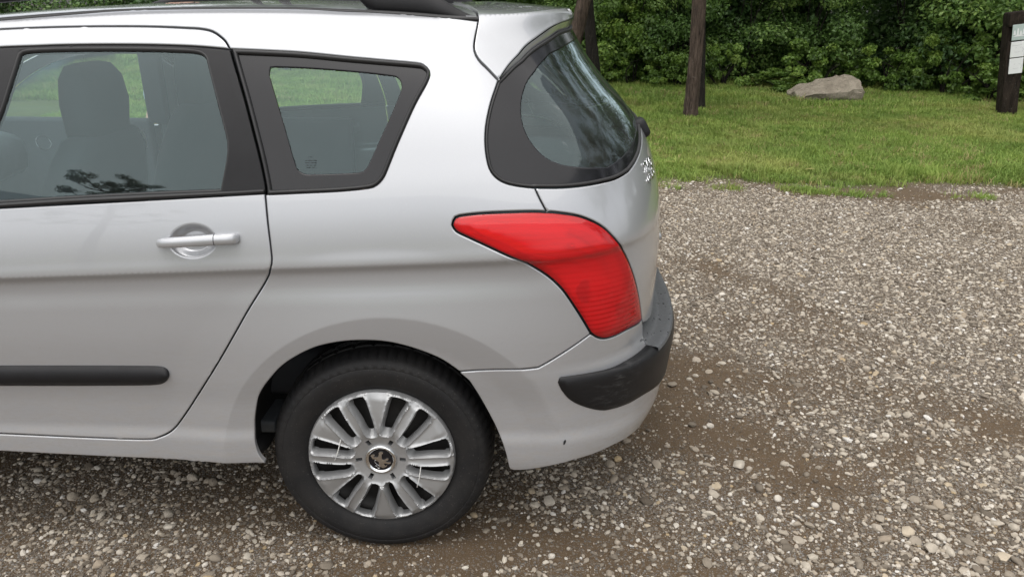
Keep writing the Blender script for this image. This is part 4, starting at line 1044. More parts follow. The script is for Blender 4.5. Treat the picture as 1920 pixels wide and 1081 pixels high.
def stone_cover(x, y):
    x = np.asarray(x, float); y = np.asarray(y, float)
    n = vnoise(x*1.1+20, y*1.1+20, 3, 4); n2 = vnoise(x*3.3+5, y*3.3+9, 5, 3)
    d = .68+1.4*(n-.5)+.8*(n2-.5)
    d = d+.30*smoothstep(1.2, 2.2, x)*smoothstep(.5, 1.6, y)*(1-smoothstep(3.9, 4.9, y))
    d = d+.22*smoothstep(1.1, 1.6, x)*(1-smoothstep(.5, .9, y))-.34*smoothstep(3.9, 4.8, y)-.10*(1-smoothstep(.2, 1.2, y))
    for P, w in TRK: d = d-.58*np.exp(-(seg_dist(P, x+.10*(n2-.5), y+.15*(n-.5))/w)**2)
    return np.clip(d, .03, 1.0)
def gheight(x, y):
    g = .012*(vnoise(x*.9, y*.9, 8, 3)-.5)+.010*(vnoise(x*4, y*4, 9, 2)-.5)
    e = np.asarray(y)-edge_y(x); lawn = smoothstep(-.1, .6, e)*(1-smoothstep(22, 30, e))
    return g*smoothstep(.0, .5, np.hypot(np.asarray(x), np.asarray(y)-.15)-.2)+lawn*(.05*(vnoise(x*.5+3, y*.5, 12, 3)-.45)+.03)
def graded(a, b, fine0, fine1, h, H):
    g = list(np.arange(fine0, fine1+1e-6, h)); s = h
    while g[-1] < b: s = min(s*1.25, H); g.append(g[-1]+s)
    s = h
    while g[0] > a: s = min(s*1.25, H); g.insert(0, g[0]-s)
    return np.array(g)
gx = graded(-220, 220, -2.2, 6.2, .045, 14); gy = graded(-200, 260, -.7, 5.6, .045, 14)
GX, GY = np.meshgrid(gx, gy, indexing='ij'); GZ = gheight(GX, GY); nx, ny = GX.shape
idx = np.arange(nx*ny).reshape(nx, ny)
faces = np.stack([idx[:-1, :-1], idx[1:, :-1], idx[1:, 1:], idx[:-1, 1:]], -1).reshape(-1, 4)
def fast_mesh(name, V, F):
    me = bpy.data.meshes.new(name); V = np.asarray(V, np.float32); F = np.asarray(F, np.int32); k = F.shape[1]
    me.vertices.add(len(V)); me.vertices.foreach_set('co', V.ravel()); me.loops.add(F.size); me.loops.foreach_set('vertex_index', F.ravel())
    me.polygons.add(len(F)); me.polygons.foreach_set('loop_start', np.arange(0, F.size, k, dtype=np.int32)); me.update(calc_edges=True); return me
gme = fast_mesh('ground', np.stack([GX, GY, GZ], -1).reshape(-1, 3), faces); gme.polygons.foreach_set('use_smooth', [True]*len(gme.polygons))
at = gme.attributes.new('stones', 'FLOAT', 'POINT'); at.data.foreach_set('value', stone_cover(GX, GY).ravel().astype(np.float32))
lawn_a = smoothstep(-.16, .22, GY-edge_y(GX)+.55*(vnoise(GX*1.6, GY*1.6, 21, 4)-.5))
lawn_a = np.maximum(lawn_a, smoothstep(7.0, 8.5, -GY)); lawn_a = np.maximum(lawn_a, smoothstep(9, 12, np.abs(GX-1)))
WOODP = np.array([(19, 3.0), (14.5, 7.0), (10.5, 9.9), (8.6, 11.3), (6.6, 12.75), (4.5, 12.9), (2.0, 12.9), (-.5, 14.0), (-3.5, 16.3), (-7, 20.5), (-12, 27), (-22, 33), (-40, 38), (-200, 60), (-200, 300), (300, 300), (300, -60), (40, -20)])
wood_a = inside(WOODP, np.stack([GX.ravel(), GY.ravel()], -1)).astype(np.float32)
at = gme.attributes.new('wood', 'FLOAT', 'POINT'); at.data.foreach_set('value', wood_a)
at = gme.attributes.new('lawn', 'FLOAT', 'POINT'); at.data.foreach_set('value', lawn_a.ravel().astype(np.float32))
def ground_mat():
    m, t, o = new_mat('gravel_and_lawn_soil'); p = pos(t)
    a1 = nd(t, 'ShaderNodeAttribute', attribute_name='stones'); a2 = nd(t, 'ShaderNodeAttribute', attribute_name='lawn')
    soil = mixc(t, (0.048, 0.031, 0.017), (0.140, 0.095, 0.054), noise(t, 7.0, 9, 0.75, p))
    soil = mixc(t, soil, (0.165, 0.128, 0.09), ramp(t, noise(t, 240.0, 4, 0.7, p), [(0.5, (0, 0, 0)), (0.72, (1, 1, 1))]))
    def grit(scale, thr):
        vo = nd(t, 'ShaderNodeTexVoronoi', Scale=scale); t.links.new(p, vo.inputs['Vector'])
        c = ramp(t, vo.outputs['Color'], [(0.0, (0.09, 0.085, 0.078)), (0.35, (0.20, 0.19, 0.175)), (0.7, (0.33, 0.315, 0.29)), (1.0, (0.50, 0.48, 0.45))])
        d = vo.outputs['Distance']; msk = ramp(t, d, [(0.30, (1, 1, 1)), (0.46, (0, 0, 0))])
        sel = nd(t, 'ShaderNodeSeparateColor'); t.links.new(vo.outputs['Color'], sel.inputs[0])
        keep = mathn(t, 'GREATER_THAN', mathn(t, 'MULTIPLY_ADD', a1.outputs['Fac'], 0.75, thr), sel.outputs[1])
        return c, mathn(t, 'MULTIPLY', msk, keep), d
    c1, f1, d1 = grit(105.0, 0.02); c2, f2, d2 = grit(230.0, 0.18)
    col = mixc(t, soil, c2, f2); col = mixc(t, col, c1, f1)
    turf = mixc(t, (0.050, 0.062, 0.018), (0.110, 0.125, 0.036), noise(t, 3.0, 6, 0.7, p))
    col = mixc(t, col, turf, a2.outputs['Fac'])
    a3 = nd(t, 'ShaderNodeAttribute', attribute_name='wood'); col = mixc(t, col, (0.030, 0.024, 0.015), a3.outputs['Fac'])
    hgt = mathn(t, 'ADD', mathn(t, 'MULTIPLY', f1, mathn(t, 'SUBTRACT', 0.5, d1)), mathn(t, 'MULTIPLY', mathn(t, 'MULTIPLY', f2, mathn(t, 'SUBTRACT', 0.5, d2)), 0.5))
    hgt = mathn(t, 'MULTIPLY_ADD', noise(t, 130.0, 6, 0.75, p), 0.8, hgt)
    principled(t, o, Base_Color=col, Roughness=0.85, Specular_IOR_Level=0.3, Normal=bump(t, hgt, 0.9, 0.008)); return m
gme.materials.append(ground_mat()); GROUND = link(bpy.data.objects.new('ground', gme)); tag(GROUND, kind='structure')

# ------------------------------------------------------------------ geometry-node scatter of prepared pieces on computed points
def scatter(name, P, scale, rot, pick, pieces, label, cat, kind='stuff'):
    me = bpy.data.meshes.new(name); n = len(P); me.vertices.add(n); me.vertices.foreach_set('co', np.asarray(P, np.float32).ravel())
    for nm, typ, val, key in (('sc', 'FLOAT_VECTOR', scale, 'vector'), ('ro', 'FLOAT_VECTOR', rot, 'vector'), ('pk', 'INT', pick, 'value')):
        a = me.attributes.new(nm, typ, 'POINT'); a.data.foreach_set(key, np.asarray(val, np.int32 if typ == 'INT' else np.float32).ravel())
    o = link(bpy.data.objects.new(name, me)); tag(o, label, cat, kind=kind)
    c = bpy.data.collections.new(name+'_pieces')
    for p in pieces: c.objects.link(p)
    g = bpy.data.node_groups.new(name, 'GeometryNodeTree'); g.interface.new_socket('Geometry', in_out='INPUT', socket_type='NodeSocketGeometry'); g.interface.new_socket('Geometry', in_out='OUTPUT', socket_type='NodeSocketGeometry')
    N = g.nodes.new; gi, go = N('NodeGroupInput'), N('NodeGroupOutput'); ip = N('GeometryNodeInstanceOnPoints'); ci = N('GeometryNodeCollectionInfo')
    ci.inputs['Collection'].default_value = c; ci.inputs['Separate Children'].default_value = True; ci.inputs['Reset Children'].default_value = True
    def attr(nm, dt):
        x = N('GeometryNodeInputNamedAttribute'); x.data_type = dt; x.inputs['Name'].default_value = nm; return x.outputs['Attribute']
    L = g.links.new; L(gi.outputs[0], ip.inputs['Points']); L(ci.outputs[0], ip.inputs['Instance']); ip.inputs['Pick Instance'].default_value = True
    L(attr('pk', 'INT'), ip.inputs['Instance Index'])
    L(attr('sc', 'FLOAT_VECTOR'), ip.inputs['Scale'])
    e2r = N('FunctionNodeEulerToRotation'); L(attr('ro', 'FLOAT_VECTOR'), e2r.inputs[0]); L(e2r.outputs[0], ip.inputs['Rotation'])
    L(ip.outputs[0], go.inputs[0]); md = o.modifiers.new('scatter', 'NODES'); md.node_group = g
    return o
def stone_mat(name, stops):
    m, t, o = new_mat(name); oi = nd(t, 'ShaderNodeObjectInfo'); v = objc(t)
    c = ramp(t, oi.outputs['Random'], stops)
    c = mixc(t, c, (0.12, 0.10, 0.08), mathn(t, 'MULTIPLY', noise(t, 2.2, 5, 0.7, v), 0.45))
    principled(t, o, Base_Color=c, Roughness=0.8, Specular_IOR_Level=0.35, Normal=bump(t, noise(t, 6.0, 5, 0.7, v), 0.35, 0.05)); return m
MAT['stone'] = stone_mat('gravel_stone', [(0.0, (0.10, 0.081, 0.060)), (0.16, (0.19, 0.160, 0.124)), (0.34, (0.28, 0.240, 0.188)), (0.5, (0.39, 0.340, 0.272)), (0.66, (0.55, 0.50, 0.42)), (0.80, (0.34, 0.28, 0.21)), (0.9, (0.68, 0.635, 0.56)), (0.965, (0.40, 0.30, 0.17)), (0.975, (0.70, 0.675, 0.63))])
def stone_piece(k, sub):
    r = np.random.default_rng(100+k); bm = bmesh.new(); bmesh.ops.create_icosphere(bm, subdivisions=sub, radius=1.0)
    ax = np.array([1.0, r.uniform(.6, .95), r.uniform(.42, .72)]); dirs = r.normal(size=(9, 3)); dirs /= np.linalg.norm(dirs, axis=1)[:, None]; cut = r.uniform(.55, .95, 9)
    for v in bm.verts:
        c = np.array(v.co)
        for d, q in zip(dirs, cut):
            e = c@d
            if e > q: c = c-d*(e-q)*.85
        c = c*ax*(1+.06*r.normal()); v.co = c
    me = bpy.data.meshes.new('stone'); bm.to_mesh(me); bm.free(); me.polygons.foreach_set('use_smooth', [True]*len(me.polygons)); me.set_sharp_from_angle(angle=math.radians(38)); me.materials.append(MAT['stone']); return bpy.data.objects.new('stone', me)
STONES = [stone_piece(k, 2) for k in range(7)]; GRIT = [stone_piece(20+k, 1) for k in range(5)]
MAT['grit'] = stone_mat('dark_grit', [(0.0, (0.055, 0.042, 0.030)), (0.4, (0.13, 0.103, 0.076)), (0.75, (0.25, 0.21, 0.165)), (0.92, (0.46, 0.41, 0.345)), (1.0, (0.60, 0.55, 0.48))])
FINE = [stone_piece(40+k, 1) for k in range(4)]
for _f in FINE: _f.data.materials[0] = MAT['grit']
def gravel(name, per_m2, x0, x1, y0, y1, rmin, rmax, power, pieces, bias, label, seed):
    r = np.random.default_rng(seed); n = int(per_m2*(x1-x0)*(y1-y0)); x = r.uniform(x0, x1, n); y = r.uniform(y0, y1, n)
    # keep what this camera and its neighbours could see
    P = np.stack([x, y, np.zeros(n)], -1); d = P-CAM; z = d@CF; u = (d@CR)/z; w = (d@CU)/z
    ok = (np.abs(u) < 1.05) & (w > -.62)
    cov = stone_cover(x, y); ok &= r.random(n) < np.clip(cov*bias[0]+bias[1], 0, 1)
    if rmax > .015: ok &= r.random(n) < .42+.58*smoothstep(.6, 1.8, x)
    e = y-edge_y(x); ok &= r.random(n) < 1-smoothstep(-.5, .25, e)
    ok &= ~((np.hypot(x, 0) < .12) & (y > .055) & (y < .26))          # under the tyre
    x, y = x[ok], y[ok]; n = len(x); rad = rmin+(rmax-rmin)*r.random(n)**power
    zz = gheight(x, y)+rad*r.uniform(.05, .30, n)
    sc = np.stack([rad*r.uniform(.85, 1.3, n), rad*r.uniform(.8, 1.15, n), rad*r.uniform(.8, 1.1, n)], -1)
    ro = np.stack([r.normal(0, .25, n), r.normal(0, .25, n), r.uniform(0, 6.283, n)], -1)
    return scatter(name, np.stack([x, y, zz], -1), sc, ro, r.integers(0, len(pieces), n), pieces, label, 'gravel')
gravel('fine_gravel', 7500, -1.7, 3.6, -.3, 2.6, .0018, .0052, 1.4, FINE, (.35, .55), 'fine brown and grey grit between the larger stones', 1)
gravel('gravel', 4300, -2.8, 7.2, -.35, 5.4, .0040, .0115, 1.6, GRIT, (1.0, .06), 'pale grey gravel spread over the brown parking ground', 2)
gravel('coarse_gravel', 680, -2.8, 7.2, -.35, 5.3, .008, .020, 2.6, STONES, (.95, .08), 'coarser pale stones scattered through the gravel', 3)
# single larger stones that stand out in the gravel
def big_stones():
    pts = [(1030, 942, 13), (1213, 940, 12), (1328, 962, 11), (1297, 798, 10), (1524, 1044, 10), (1424, 915, 11), (1326, 1056, 11), (1260, 720, 10), (268, 1045, 11), (190, 968, 10), (316, 966, 14), (1385, 873, 13), (1740, 780, 9), (1518, 985, 10), (1700, 1000, 14), (1745, 1030, 15), (1812, 1018, 13), (1870, 985, 12), (1650, 975, 10), (405, 1048, 12), (612, 1062, 12), (1880, 1048, 15), (1150, 900, 10), (1445, 1046, 11)]
    r = random.Random(5)
    for i, (px, py, h) in enumerate(pts):
        p = on_z(px, py); dist = (p-CAM)@CF; R = h/FPX*dist
        o = STONES[i % 7].copy(); link(o); o.name = 'stone'; o.location = (p[0], p[1], float(gheight(p[0], p[1]))+R*.35); o.scale = (R*1.15, R*.95, R*.85); o.rotation_euler = (r.uniform(-.2, .2), r.uniform(-.2, .2), r.uniform(0, 6.28))
        tag(o, 'larger pale stone lying loose on the gravel', 'stone', 'larger stones on the gravel')
big_stones()
# ------------------------------------------------------------------ lawn
def grass_mat():
    m, t, o = new_mat('grass_blade'); oi = nd(t, 'ShaderNodeObjectInfo'); p = pos(t)
    mp = noise(t, .55, 4, 0.6, p)
    g = mixc(t, (0.160, 0.262, 0.044), (0.365, 0.455, 0.115), oi.outputs['Random'])
    lush = ramp(t, noise(t, 1.3, 5, 0.65, p), [(0.42, (1, 1, 1)), (0.60, (0, 0, 0))]); g = mixc(t, g, (0.070, 0.150, 0.026), mathn(t, 'MULTIPLY', lush, 0.4))
    dry = ramp(t, mp, [(0.50, (0, 0, 0)), (0.72, (1, 1, 1))])
    g = mixc(t, g, (0.42, 0.38, 0.14), mathn(t, 'MULTIPLY', dry, 0.55))
    g = mixc(t, g, (0.36, 0.31, 0.14), mathn(t, 'GREATER_THAN', oi.outputs['Random'], 0.93))
    df = nd(t, 'ShaderNodeBsdfPrincipled', Roughness=0.55); t.links.new(g, df.inputs['Base Color']); df.inputs['Specular IOR Level'].default_value = .3
    tl = nd(t, 'ShaderNodeBsdfTranslucent'); t.links.new(g, tl.inputs[0]); mx = nd(t, 'ShaderNodeMixShader'); mx.inputs[0].default_value = .35
    t.links.new(df.outputs[0], mx.inputs[1]); t.links.new(tl.outputs[0], mx.inputs[2]); t.links.new(mx.outputs[0], o.inputs['Surface']); return m
MAT['grass'] = grass_mat()
def tuft(k, nb, hgt, spread, lean):
    r = np.random.default_rng(300+k); V = []; F = []
    for b in range(nb):
        a = r.uniform(0, 6.283); c = np.array([r.normal(0, spread), r.normal(0, spread), 0]); h = hgt*r.uniform(.5, 1.15); w = .0022*r.uniform(.8, 1.6); dr = np.array([math.cos(a), math.sin(a), 0]); sd_ = np.array([-dr[1], dr[0], 0]); le = lean*r.uniform(.3, 1.3)
        o = len(V); V += [c-sd_*w, c+sd_*w, c+dr*h*le*.4+np.array([0, 0, h*.6])+sd_*w*.8, c+dr*h*le*.4+np.array([0, 0, h*.6])-sd_*w*.8, c+dr*h*le+np.array([0, 0, h*max(.25, 1-.35*le)])]
        F += [(o, o+1, o+2), (o, o+2, o+3), (o+3, o+2, o+4)]
    me = fast_mesh('grass_tuft', V, F); me.materials.append(MAT['grass']); return bpy.data.objects.new('grass_tuft', me)
TUFTS = [tuft(k, 34, .060+.012*(k % 3), .045, .9+.15*(k % 4)) for k in range(6)]; TALL = [tuft(20+k, 40, .15, .05, .7) for k in range(3)]
def lawn(name, per, x0, x1, y0, y1, size, label, seed, pieces, mask=None):
    r = np.random.default_rng(seed); n = int(per*(x1-x0)*(y1-y0)); x = r.uniform(x0, x1, n); y = r.uniform(y0, y1, n)
    e = y-edge_y(x)+.55*(vnoise(x*1.6, y*1.6, 21, 4)-.5)
    ok = r.random(n) < smoothstep(-.10, .25, e) if mask is None else mask(x, y, r)
    d = np.stack([x, y, 0*x], -1)-CAM; u = (d@CR)/(d@CF); ok &= np.abs(u) < .85
    x, y = x[ok], y[ok]; n = len(x); s = .84*size*r.uniform(.7, 1.35, n)*(0.75+.6*vnoise(x*.8, y*.8, 31, 3))
    ro = np.stack([r.normal(0, .12, n), r.normal(0, .12, n), r.uniform(0, 6.283, n)], -1)
    return scatter(name, np.stack([x, y, gheight(x, y)-.004], -1), np.stack([s, s, s], -1), ro, r.integers(0, len(pieces), n), pieces, label, 'grass')
lawn('lawn_grass', 330, -6, 10.5, 4.5, 10.0, 1.0, 'short green lawn grass between the gravel and the wood', 4, TUFTS)
lawn('mown_grass', 120, -14, 11, 10.0, 17.0, 1.5, 'mown lawn grass running back to the woodland edge', 5, TUFTS)
lawn('meadow_grass', 22, -30, 8, 17.0, 36.0, 3.2, 'distant lawn grass seen through the car windows', 6, TUFTS)
WEEDS = [np.array(on_z(x, y)[:2]) for x, y in [(1490, 357), (1520, 360), (1550, 362), (1580, 364), (1605, 367), (1850, 372), (1370, 354), (1258, 352)]]
def weed_mask(x, y, r):
    d = np.full(len(x), 1e9)
    for p in WEEDS: d = np.minimum(d, np.hypot((x-p[0])*.7, y-p[1]))
    return r.random(len(x)) < np.exp(-(d/.075)**2)*.9
lawn('gravel_weeds', 500, .8, 6.0, 4.0, 5.4, .8, 'low grass tufts growing out of the gravel edge', 8, TUFTS, weed_mask)
E_PTS = [(1700, 335, 1.0), (1770, 338, 1.1), (1740, 330, .9), (1400, 325, .8), (1330, 322, .8)]
def tall_mask(x, y, r):
    d = np.full(len(x), 1e9)
    for a, b, c in E_PTS:
        p = on_z(a, b); d = np.minimum(d, np.hypot((x-p[0])*.45, (y-p[1])*1.2)/c)
    return (r.random(len(x)) < np.exp(-(d/.13)**2)*.9)
lawn('tall_edge_grass', 260, .8, 6.2, 4.6, 6.2, .75, 'lush darker grass clumps along the lawn edge', 9, TALL, tall_mask)
# ------------------------------------------------------------------ foliage
def leaf_mat(name, c0, c1, c2):
    m, t, o = new_mat(name); at_ = nd(t, 'ShaderNodeAttribute', attribute_name='tone'); oi = nd(t, 'ShaderNodeObjectInfo')
    c = ramp(t, at_.outputs['Fac'], [(0.0, c0), (0.55, c1), (1.0, c2)])
    c = mixc(t, c, tuple(x*.62 for x in c1), mathn(t, 'MULTIPLY', oi.outputs['Random'], 0.45))
    p = nd(t, 'ShaderNodeBsdfPrincipled', Roughness=0.42); t.links.new(c, p.inputs['Base Color']); p.inputs['Specular IOR Level'].default_value = .4
    tl = nd(t, 'ShaderNodeBsdfTranslucent'); t.links.new(c, tl.inputs[0]); mx = nd(t, 'ShaderNodeMixShader'); mx.inputs[0].default_value = .30
    t.links.new(p.outputs[0], mx.inputs[1]); t.links.new(tl.outputs[0], mx.inputs[2]); t.links.new(mx.outputs[0], o.inputs['Surface']); return m
MAT['leafA'] = leaf_mat('broad_leaf', (0.034, 0.078, 0.020), (0.130, 0.232, 0.055), (0.310, 0.430, 0.110))
MAT['leafB'] = leaf_mat('bramble_leaf', (0.046, 0.094, 0.020), (0.150, 0.255, 0.046), (0.330, 0.450, 0.094))
MAT['leafC'] = leaf_mat('dark_leaf', (0.034, 0.078, 0.026), (0.090, 0.172, 0.052), (0.185, 0.285, 0.080))
def bark_mat(name, a, b):
    m, t, o = new_mat(name); v = objc(t); mp = nd(t, 'ShaderNodeMapping'); mp.inputs['Scale'].default_value = (34, 34, 4.5); t.links.new(v, mp.inputs[0])
    n = noise(t, 1.0, 8, 0.75, mp.outputs[0]); n2 = noise(t, 26.0, 5, 0.7, v)
    c = mixc(t, a, b, ramp(t, n, [(0.36, (0, 0, 0)), (0.66, (1, 1, 1))])); c = mixc(t, c, (0.24, 0.225, 0.20), ramp(t, n2, [(0.60, (0, 0, 0)), (0.80, (.7, .7, .7))]))
    principled(t, o, Base_Color=c, Roughness=0.85, Specular_IOR_Level=0.2, Normal=bump(t, n, 1.0, 0.06)); return m
MAT['bark'] = bark_mat('brown_bark', (0.026, 0.019, 0.015), (0.180, 0.132, 0.105)); MAT['darkbark'] = bark_mat('dark_bark', (0.012, 0.011, 0.010), (0.045, 0.038, 0.032)); MAT['post'] = bark_mat('weathered_sleeper_wood', (0.013, 0.010, 0.008), (0.060, 0.044, 0.034))
def leaves(name, cl, n, size, seed, mat_, droop=.35, up=.6, aspect=.55):
    """cl: (m, 6) clump centres and radii; n leaves shared between clumps"""
    r = np.random.default_rng(seed); cl = np.array(cl, float); vol = (cl[:, 3]*cl[:, 4]*cl[:, 5])**.75; k = r.choice(len(cl), n, p=vol/vol.sum())
    d = r.normal(size=(n, 3)); d /= np.linalg.norm(d, axis=1)[:, None]; rad = r.random(n)**.42
    C = cl[k, :3]+d*rad[:, None]*cl[k, 3:]
    nrm = d*.7+np.array([0, 0, up])+r.normal(0, .55, (n, 3)); nrm /= np.linalg.norm(nrm, axis=1)[:, None]
    t = r.normal(size=(n, 3))+d*.4-np.array([0, 0, droop]); t -= nrm*(t*nrm).sum(1)[:, None]; t /= np.linalg.norm(t, axis=1)[:, None]; b = np.cross(nrm, t)
    L = size*r.uniform(.55, 1.25, n)[:, None]; Wd = L*aspect*.5
    base = C-t*L*.5; tip = C+t*L*.5-nrm*L*.08; le = C-t*L*.05+b*Wd+nrm*L*.07; ri = C-t*L*.05-b*Wd+nrm*L*.07
    V = np.stack([base, ri, tip, le], 1).reshape(-1, 3); o = np.arange(n)[:, None]*4; F = np.concatenate([o+np.array([0, 1, 2]), o+np.array([0, 2, 3])], 1).reshape(-1, 3)
    me = fast_mesh(name, V, F); at_ = me.attributes.new('tone', 'FLOAT', 'FACE'); tone = np.clip(r.random(len(cl))[k]*.55+r.random(n)*.45+.0*rad, 0, 1)
    at_.data.foreach_set('value', np.repeat(tone, 2).astype(np.float32)); me.materials.append(mat_); return me
def shrub_clumps(r, w, dpt, h, n):
    out = []
    for i in range(n):
        z = h*(r.random()**.85)*.95; k = math.sqrt(max(.05, 1-(z/h*0.86)**2.2)); a = r.uniform(0, 6.283); q = math.sqrt(r.random())
        s = r.uniform(.16, .34)*min(w, h)*.5
        out.append((math.cos(a)*q*w*.5*k, math.sin(a)*q*dpt*.5*k, z+.08, s*1.25, s*1.1, s*.75))
    return out
def stems_mesh(name, r, w, h, n, mat_):
    bm = bmesh.new()
    for i in range(n):
        a = r.uniform(0, 6.283); e = np.array([math.cos(a)*w*.38*r.random(), math.sin(a)*w*.38*r.random(), h*r.uniform(.55, .9)]); b0 = np.array([r.normal()*.1, r.normal()*.1, -.05])
        mid = (b0+e)/2+np.array([r.normal()*.1, r.normal()*.1, .1]); bm_tube(bm, crom([b0, mid, e], 4), np.linspace(.018, .005, 9).tolist(), 5)
    me = bpy.data.meshes.new(name); bm.to_mesh(me); bm.free(); me.materials.append(mat_); return me
SHR = []
for k, (w, dpt, h, nc, nl, ls, mt, asp) in enumerate([(2.6, 1.8, 2.6, 46, 15000, .085, 'leafA', .55), (2.2, 1.6, 2.2, 40, 13000, .070, 'leafA', .60), (2.8, 1.8, 3.2, 50, 16000, .095, 'leafC', .5), (2.4, 1.7, 2.8, 44, 17000, .055, 'leafC', .6),
                                               (1.7, 1.0, .75, 34, 8000, .062, 'leafB', .75), (1.5, .9, .55, 30, 7000, .050, 'leafB', .75), (2.2, 1.4, 1.5, 40, 11000, .075, 'leafB', .6)]):
    r = np.random.default_rng(500+k); SHR.append((leaves('foliage', shrub_clumps(r, w, dpt, h, nc), nl, ls, 600+k, MAT[mt], aspect=asp), stems_mesh('stem', r, w, h, 7, MAT['darkbark'])))
def shrub(kind, x, y, sc, rz, name, label, group, cat='shrub', z=0.0):
    e = empty(name, (x, y, z), label, cat, group); e.rotation_euler = (0, 0, rz); e.scale = (sc[0], sc[1], sc[2])
    link(bpy.data.objects.new('foliage', SHR[kind][0]), e); link(bpy.data.objects.new('stem', SHR[kind][1]), e); return e
# the woodland edge follows this line on the ground (right of the picture to far left behind the car)
EDGE = np.array([(19, 3.0), (14.5, 7.0), (10.5, 9.9), (8.6, 11.3), (6.6, 12.75), (4.5, 12.9), (2.0, 12.9), (-.5, 14.0), (-3.5, 16.3), (-7, 20.5), (-12, 27), (-22, 33), (-40, 38)])
ED = np.concatenate([[0], np.cumsum(np.hypot(*np.diff(EDGE, axis=0).T))])
def along(d, back=0.0):
    x, y = np.interp(d, ED, EDGE[:, 0]), np.interp(d, ED, EDGE[:, 1]); x2, y2 = np.interp(d+.5, ED, EDGE[:, 0]), np.interp(d+.5, ED, EDGE[:, 1])
    t = np.array([x2-x, y2-y]); t /= np.linalg.norm(t)+1e-9; nrm = np.array([t[1], -t[0]])
    if nrm@np.array([1.0-x, 0-y]) > 0: nrm = -nrm
    return x+nrm[0]*back, y+nrm[1]*back
rr = random.Random(21)
d = 1.0
while d < 30.0:                                                      # low brambles at the foot
    x, y = along(d, .25+rr.uniform(-.30, .45)); k = rr.choice([4, 4, 5])
    if not (4.6 < x < 6.9 and y > 11.2 and y < 13.2) or True:
        shrub(k, x, y, (rr.uniform(.85, 1.15), 1, rr.uniform(.45, 1.35)), rr.uniform(0, 6.28), 'bramble', 'low bright green bramble at the foot of the wood', 'brambles along the woodland edge')
    d += rr.uniform(.75, 1.05)
d = .5
while d < 34.0:                                                      # leafy bushes
    x, y = along(d, 1.35+rr.uniform(-.2, .3)); k = rr.choice([0, 1, 6, 3, 2]); s = rr.uniform(.85, 1.15)
    lab = {0: 'tall mid green bush with broad leaves in the woodland edge', 1: 'rounded mid green bush in the woodland edge', 6: 'light green bush with bramble-like leaves in the woodland edge', 3: 'dark bush with small leaves in the woodland edge', 2: 'tall dark bush with long leaves in the woodland edge'}[k]
    shrub(k, x, y, (s, s, s*rr.uniform(.9, 1.1)), rr.uniform(0, 6.28), 'bush', lab, {0: 'tall broad-leaved bushes', 1: 'rounded bushes', 6: 'light green bushes', 3: 'dark small-leaved bushes', 2: 'tall dark bushes'}[k]); d += rr.uniform(1.0, 1.4)
for nm, (lx, ly), txt in (('boulder', (5.9, 12.6), 'right behind the sandstone boulder'), ('post', (8.2, 11.2), 'behind the wooden marker post'), ('trunk', (3.0, 12.9), 'behind the leaning brown trunk')):
    for kind, pre in (('bush', 'leafy bush'), ('bramble', 'low bright green bramble')):
        c = [o for o in COL.objects if o.type == 'EMPTY' and o.name.split('.')[0] == kind and 'behind the' not in o['label']]
        o = min(c, key=lambda q: (q.location.x-lx)**2+(q.location.y-ly)**2); o['label'] = pre+' '+txt
# deeper wood: reads as one dark mass
def deep_wood():
    r = np.random.default_rng(77); cl = []
    for i in range(420):
        dd = r.uniform(0, 62); b = r.uniform(2.6, 6.5); x, y = along(dd, b); s = r.uniform(.7, 1.6); cl.append((x, y, r.uniform(.3, 6.5), s*1.3, s*1.3, s))
    for i in range(800):
        dd = r.uniform(2, 36); x, y = along(dd, r.uniform(2.0, 5.0)); s = r.uniform(.45, .9); cl.append((x, y, r.uniform(.2, 2.6), s*1.3, s*1.3, s))
    for i in range(110): s = r.uniform(.4, .8); cl.append((r.uniform(6.0, 12.0), r.uniform(14.2, 18.0), r.uniform(.2, 2.4), s*1.3, s*1.2, s))
    me = leaves('wood', cl, 360000, .19, 78, MAT['leafC']); o = link(bpy.data.objects.new('deep_wood', me)); tag(o, 'dark mass of woodland behind the bushes', 'woodland', kind='stuff')
deep_wood()
# ------------------------------------------------------------------ trees
def trunk_bm(pts, rads, seed, n=18):
    r = np.random.default_rng(seed); C = crom(np.array(pts, float), 8); R = np.interp(np.linspace(0, 1, len(C)), np.linspace(0, 1, len(rads)), rads); bm = bmesh.new(); ph = r.uniform(0, 6.28, 4); rings = []
    for i, (c, q) in enumerate(zip(C, R)):
        rings.append([bm.verts.new((c[0]+math.cos(a)*q*(1+.07*math.sin(3*a+ph[0]+i*.11)+.05*math.sin(7*a+ph[1]-i*.2)+.03*r.normal()), c[1]+math.sin(a)*q*(1+.07*math.sin(3*a+ph[0]+i*.11)+.05*math.sin(7*a+ph[1])), c[2])) for a in np.linspace(0, 2*math.pi, n, endpoint=False)])
    for A, B in zip(rings[:-1], rings[1:]):
        for k in range(n): bm.faces.new((A[k], A[(k+1) % n], B[(k+1) % n], B[k]))
    bm.faces.new(rings[-1]); return bm, C
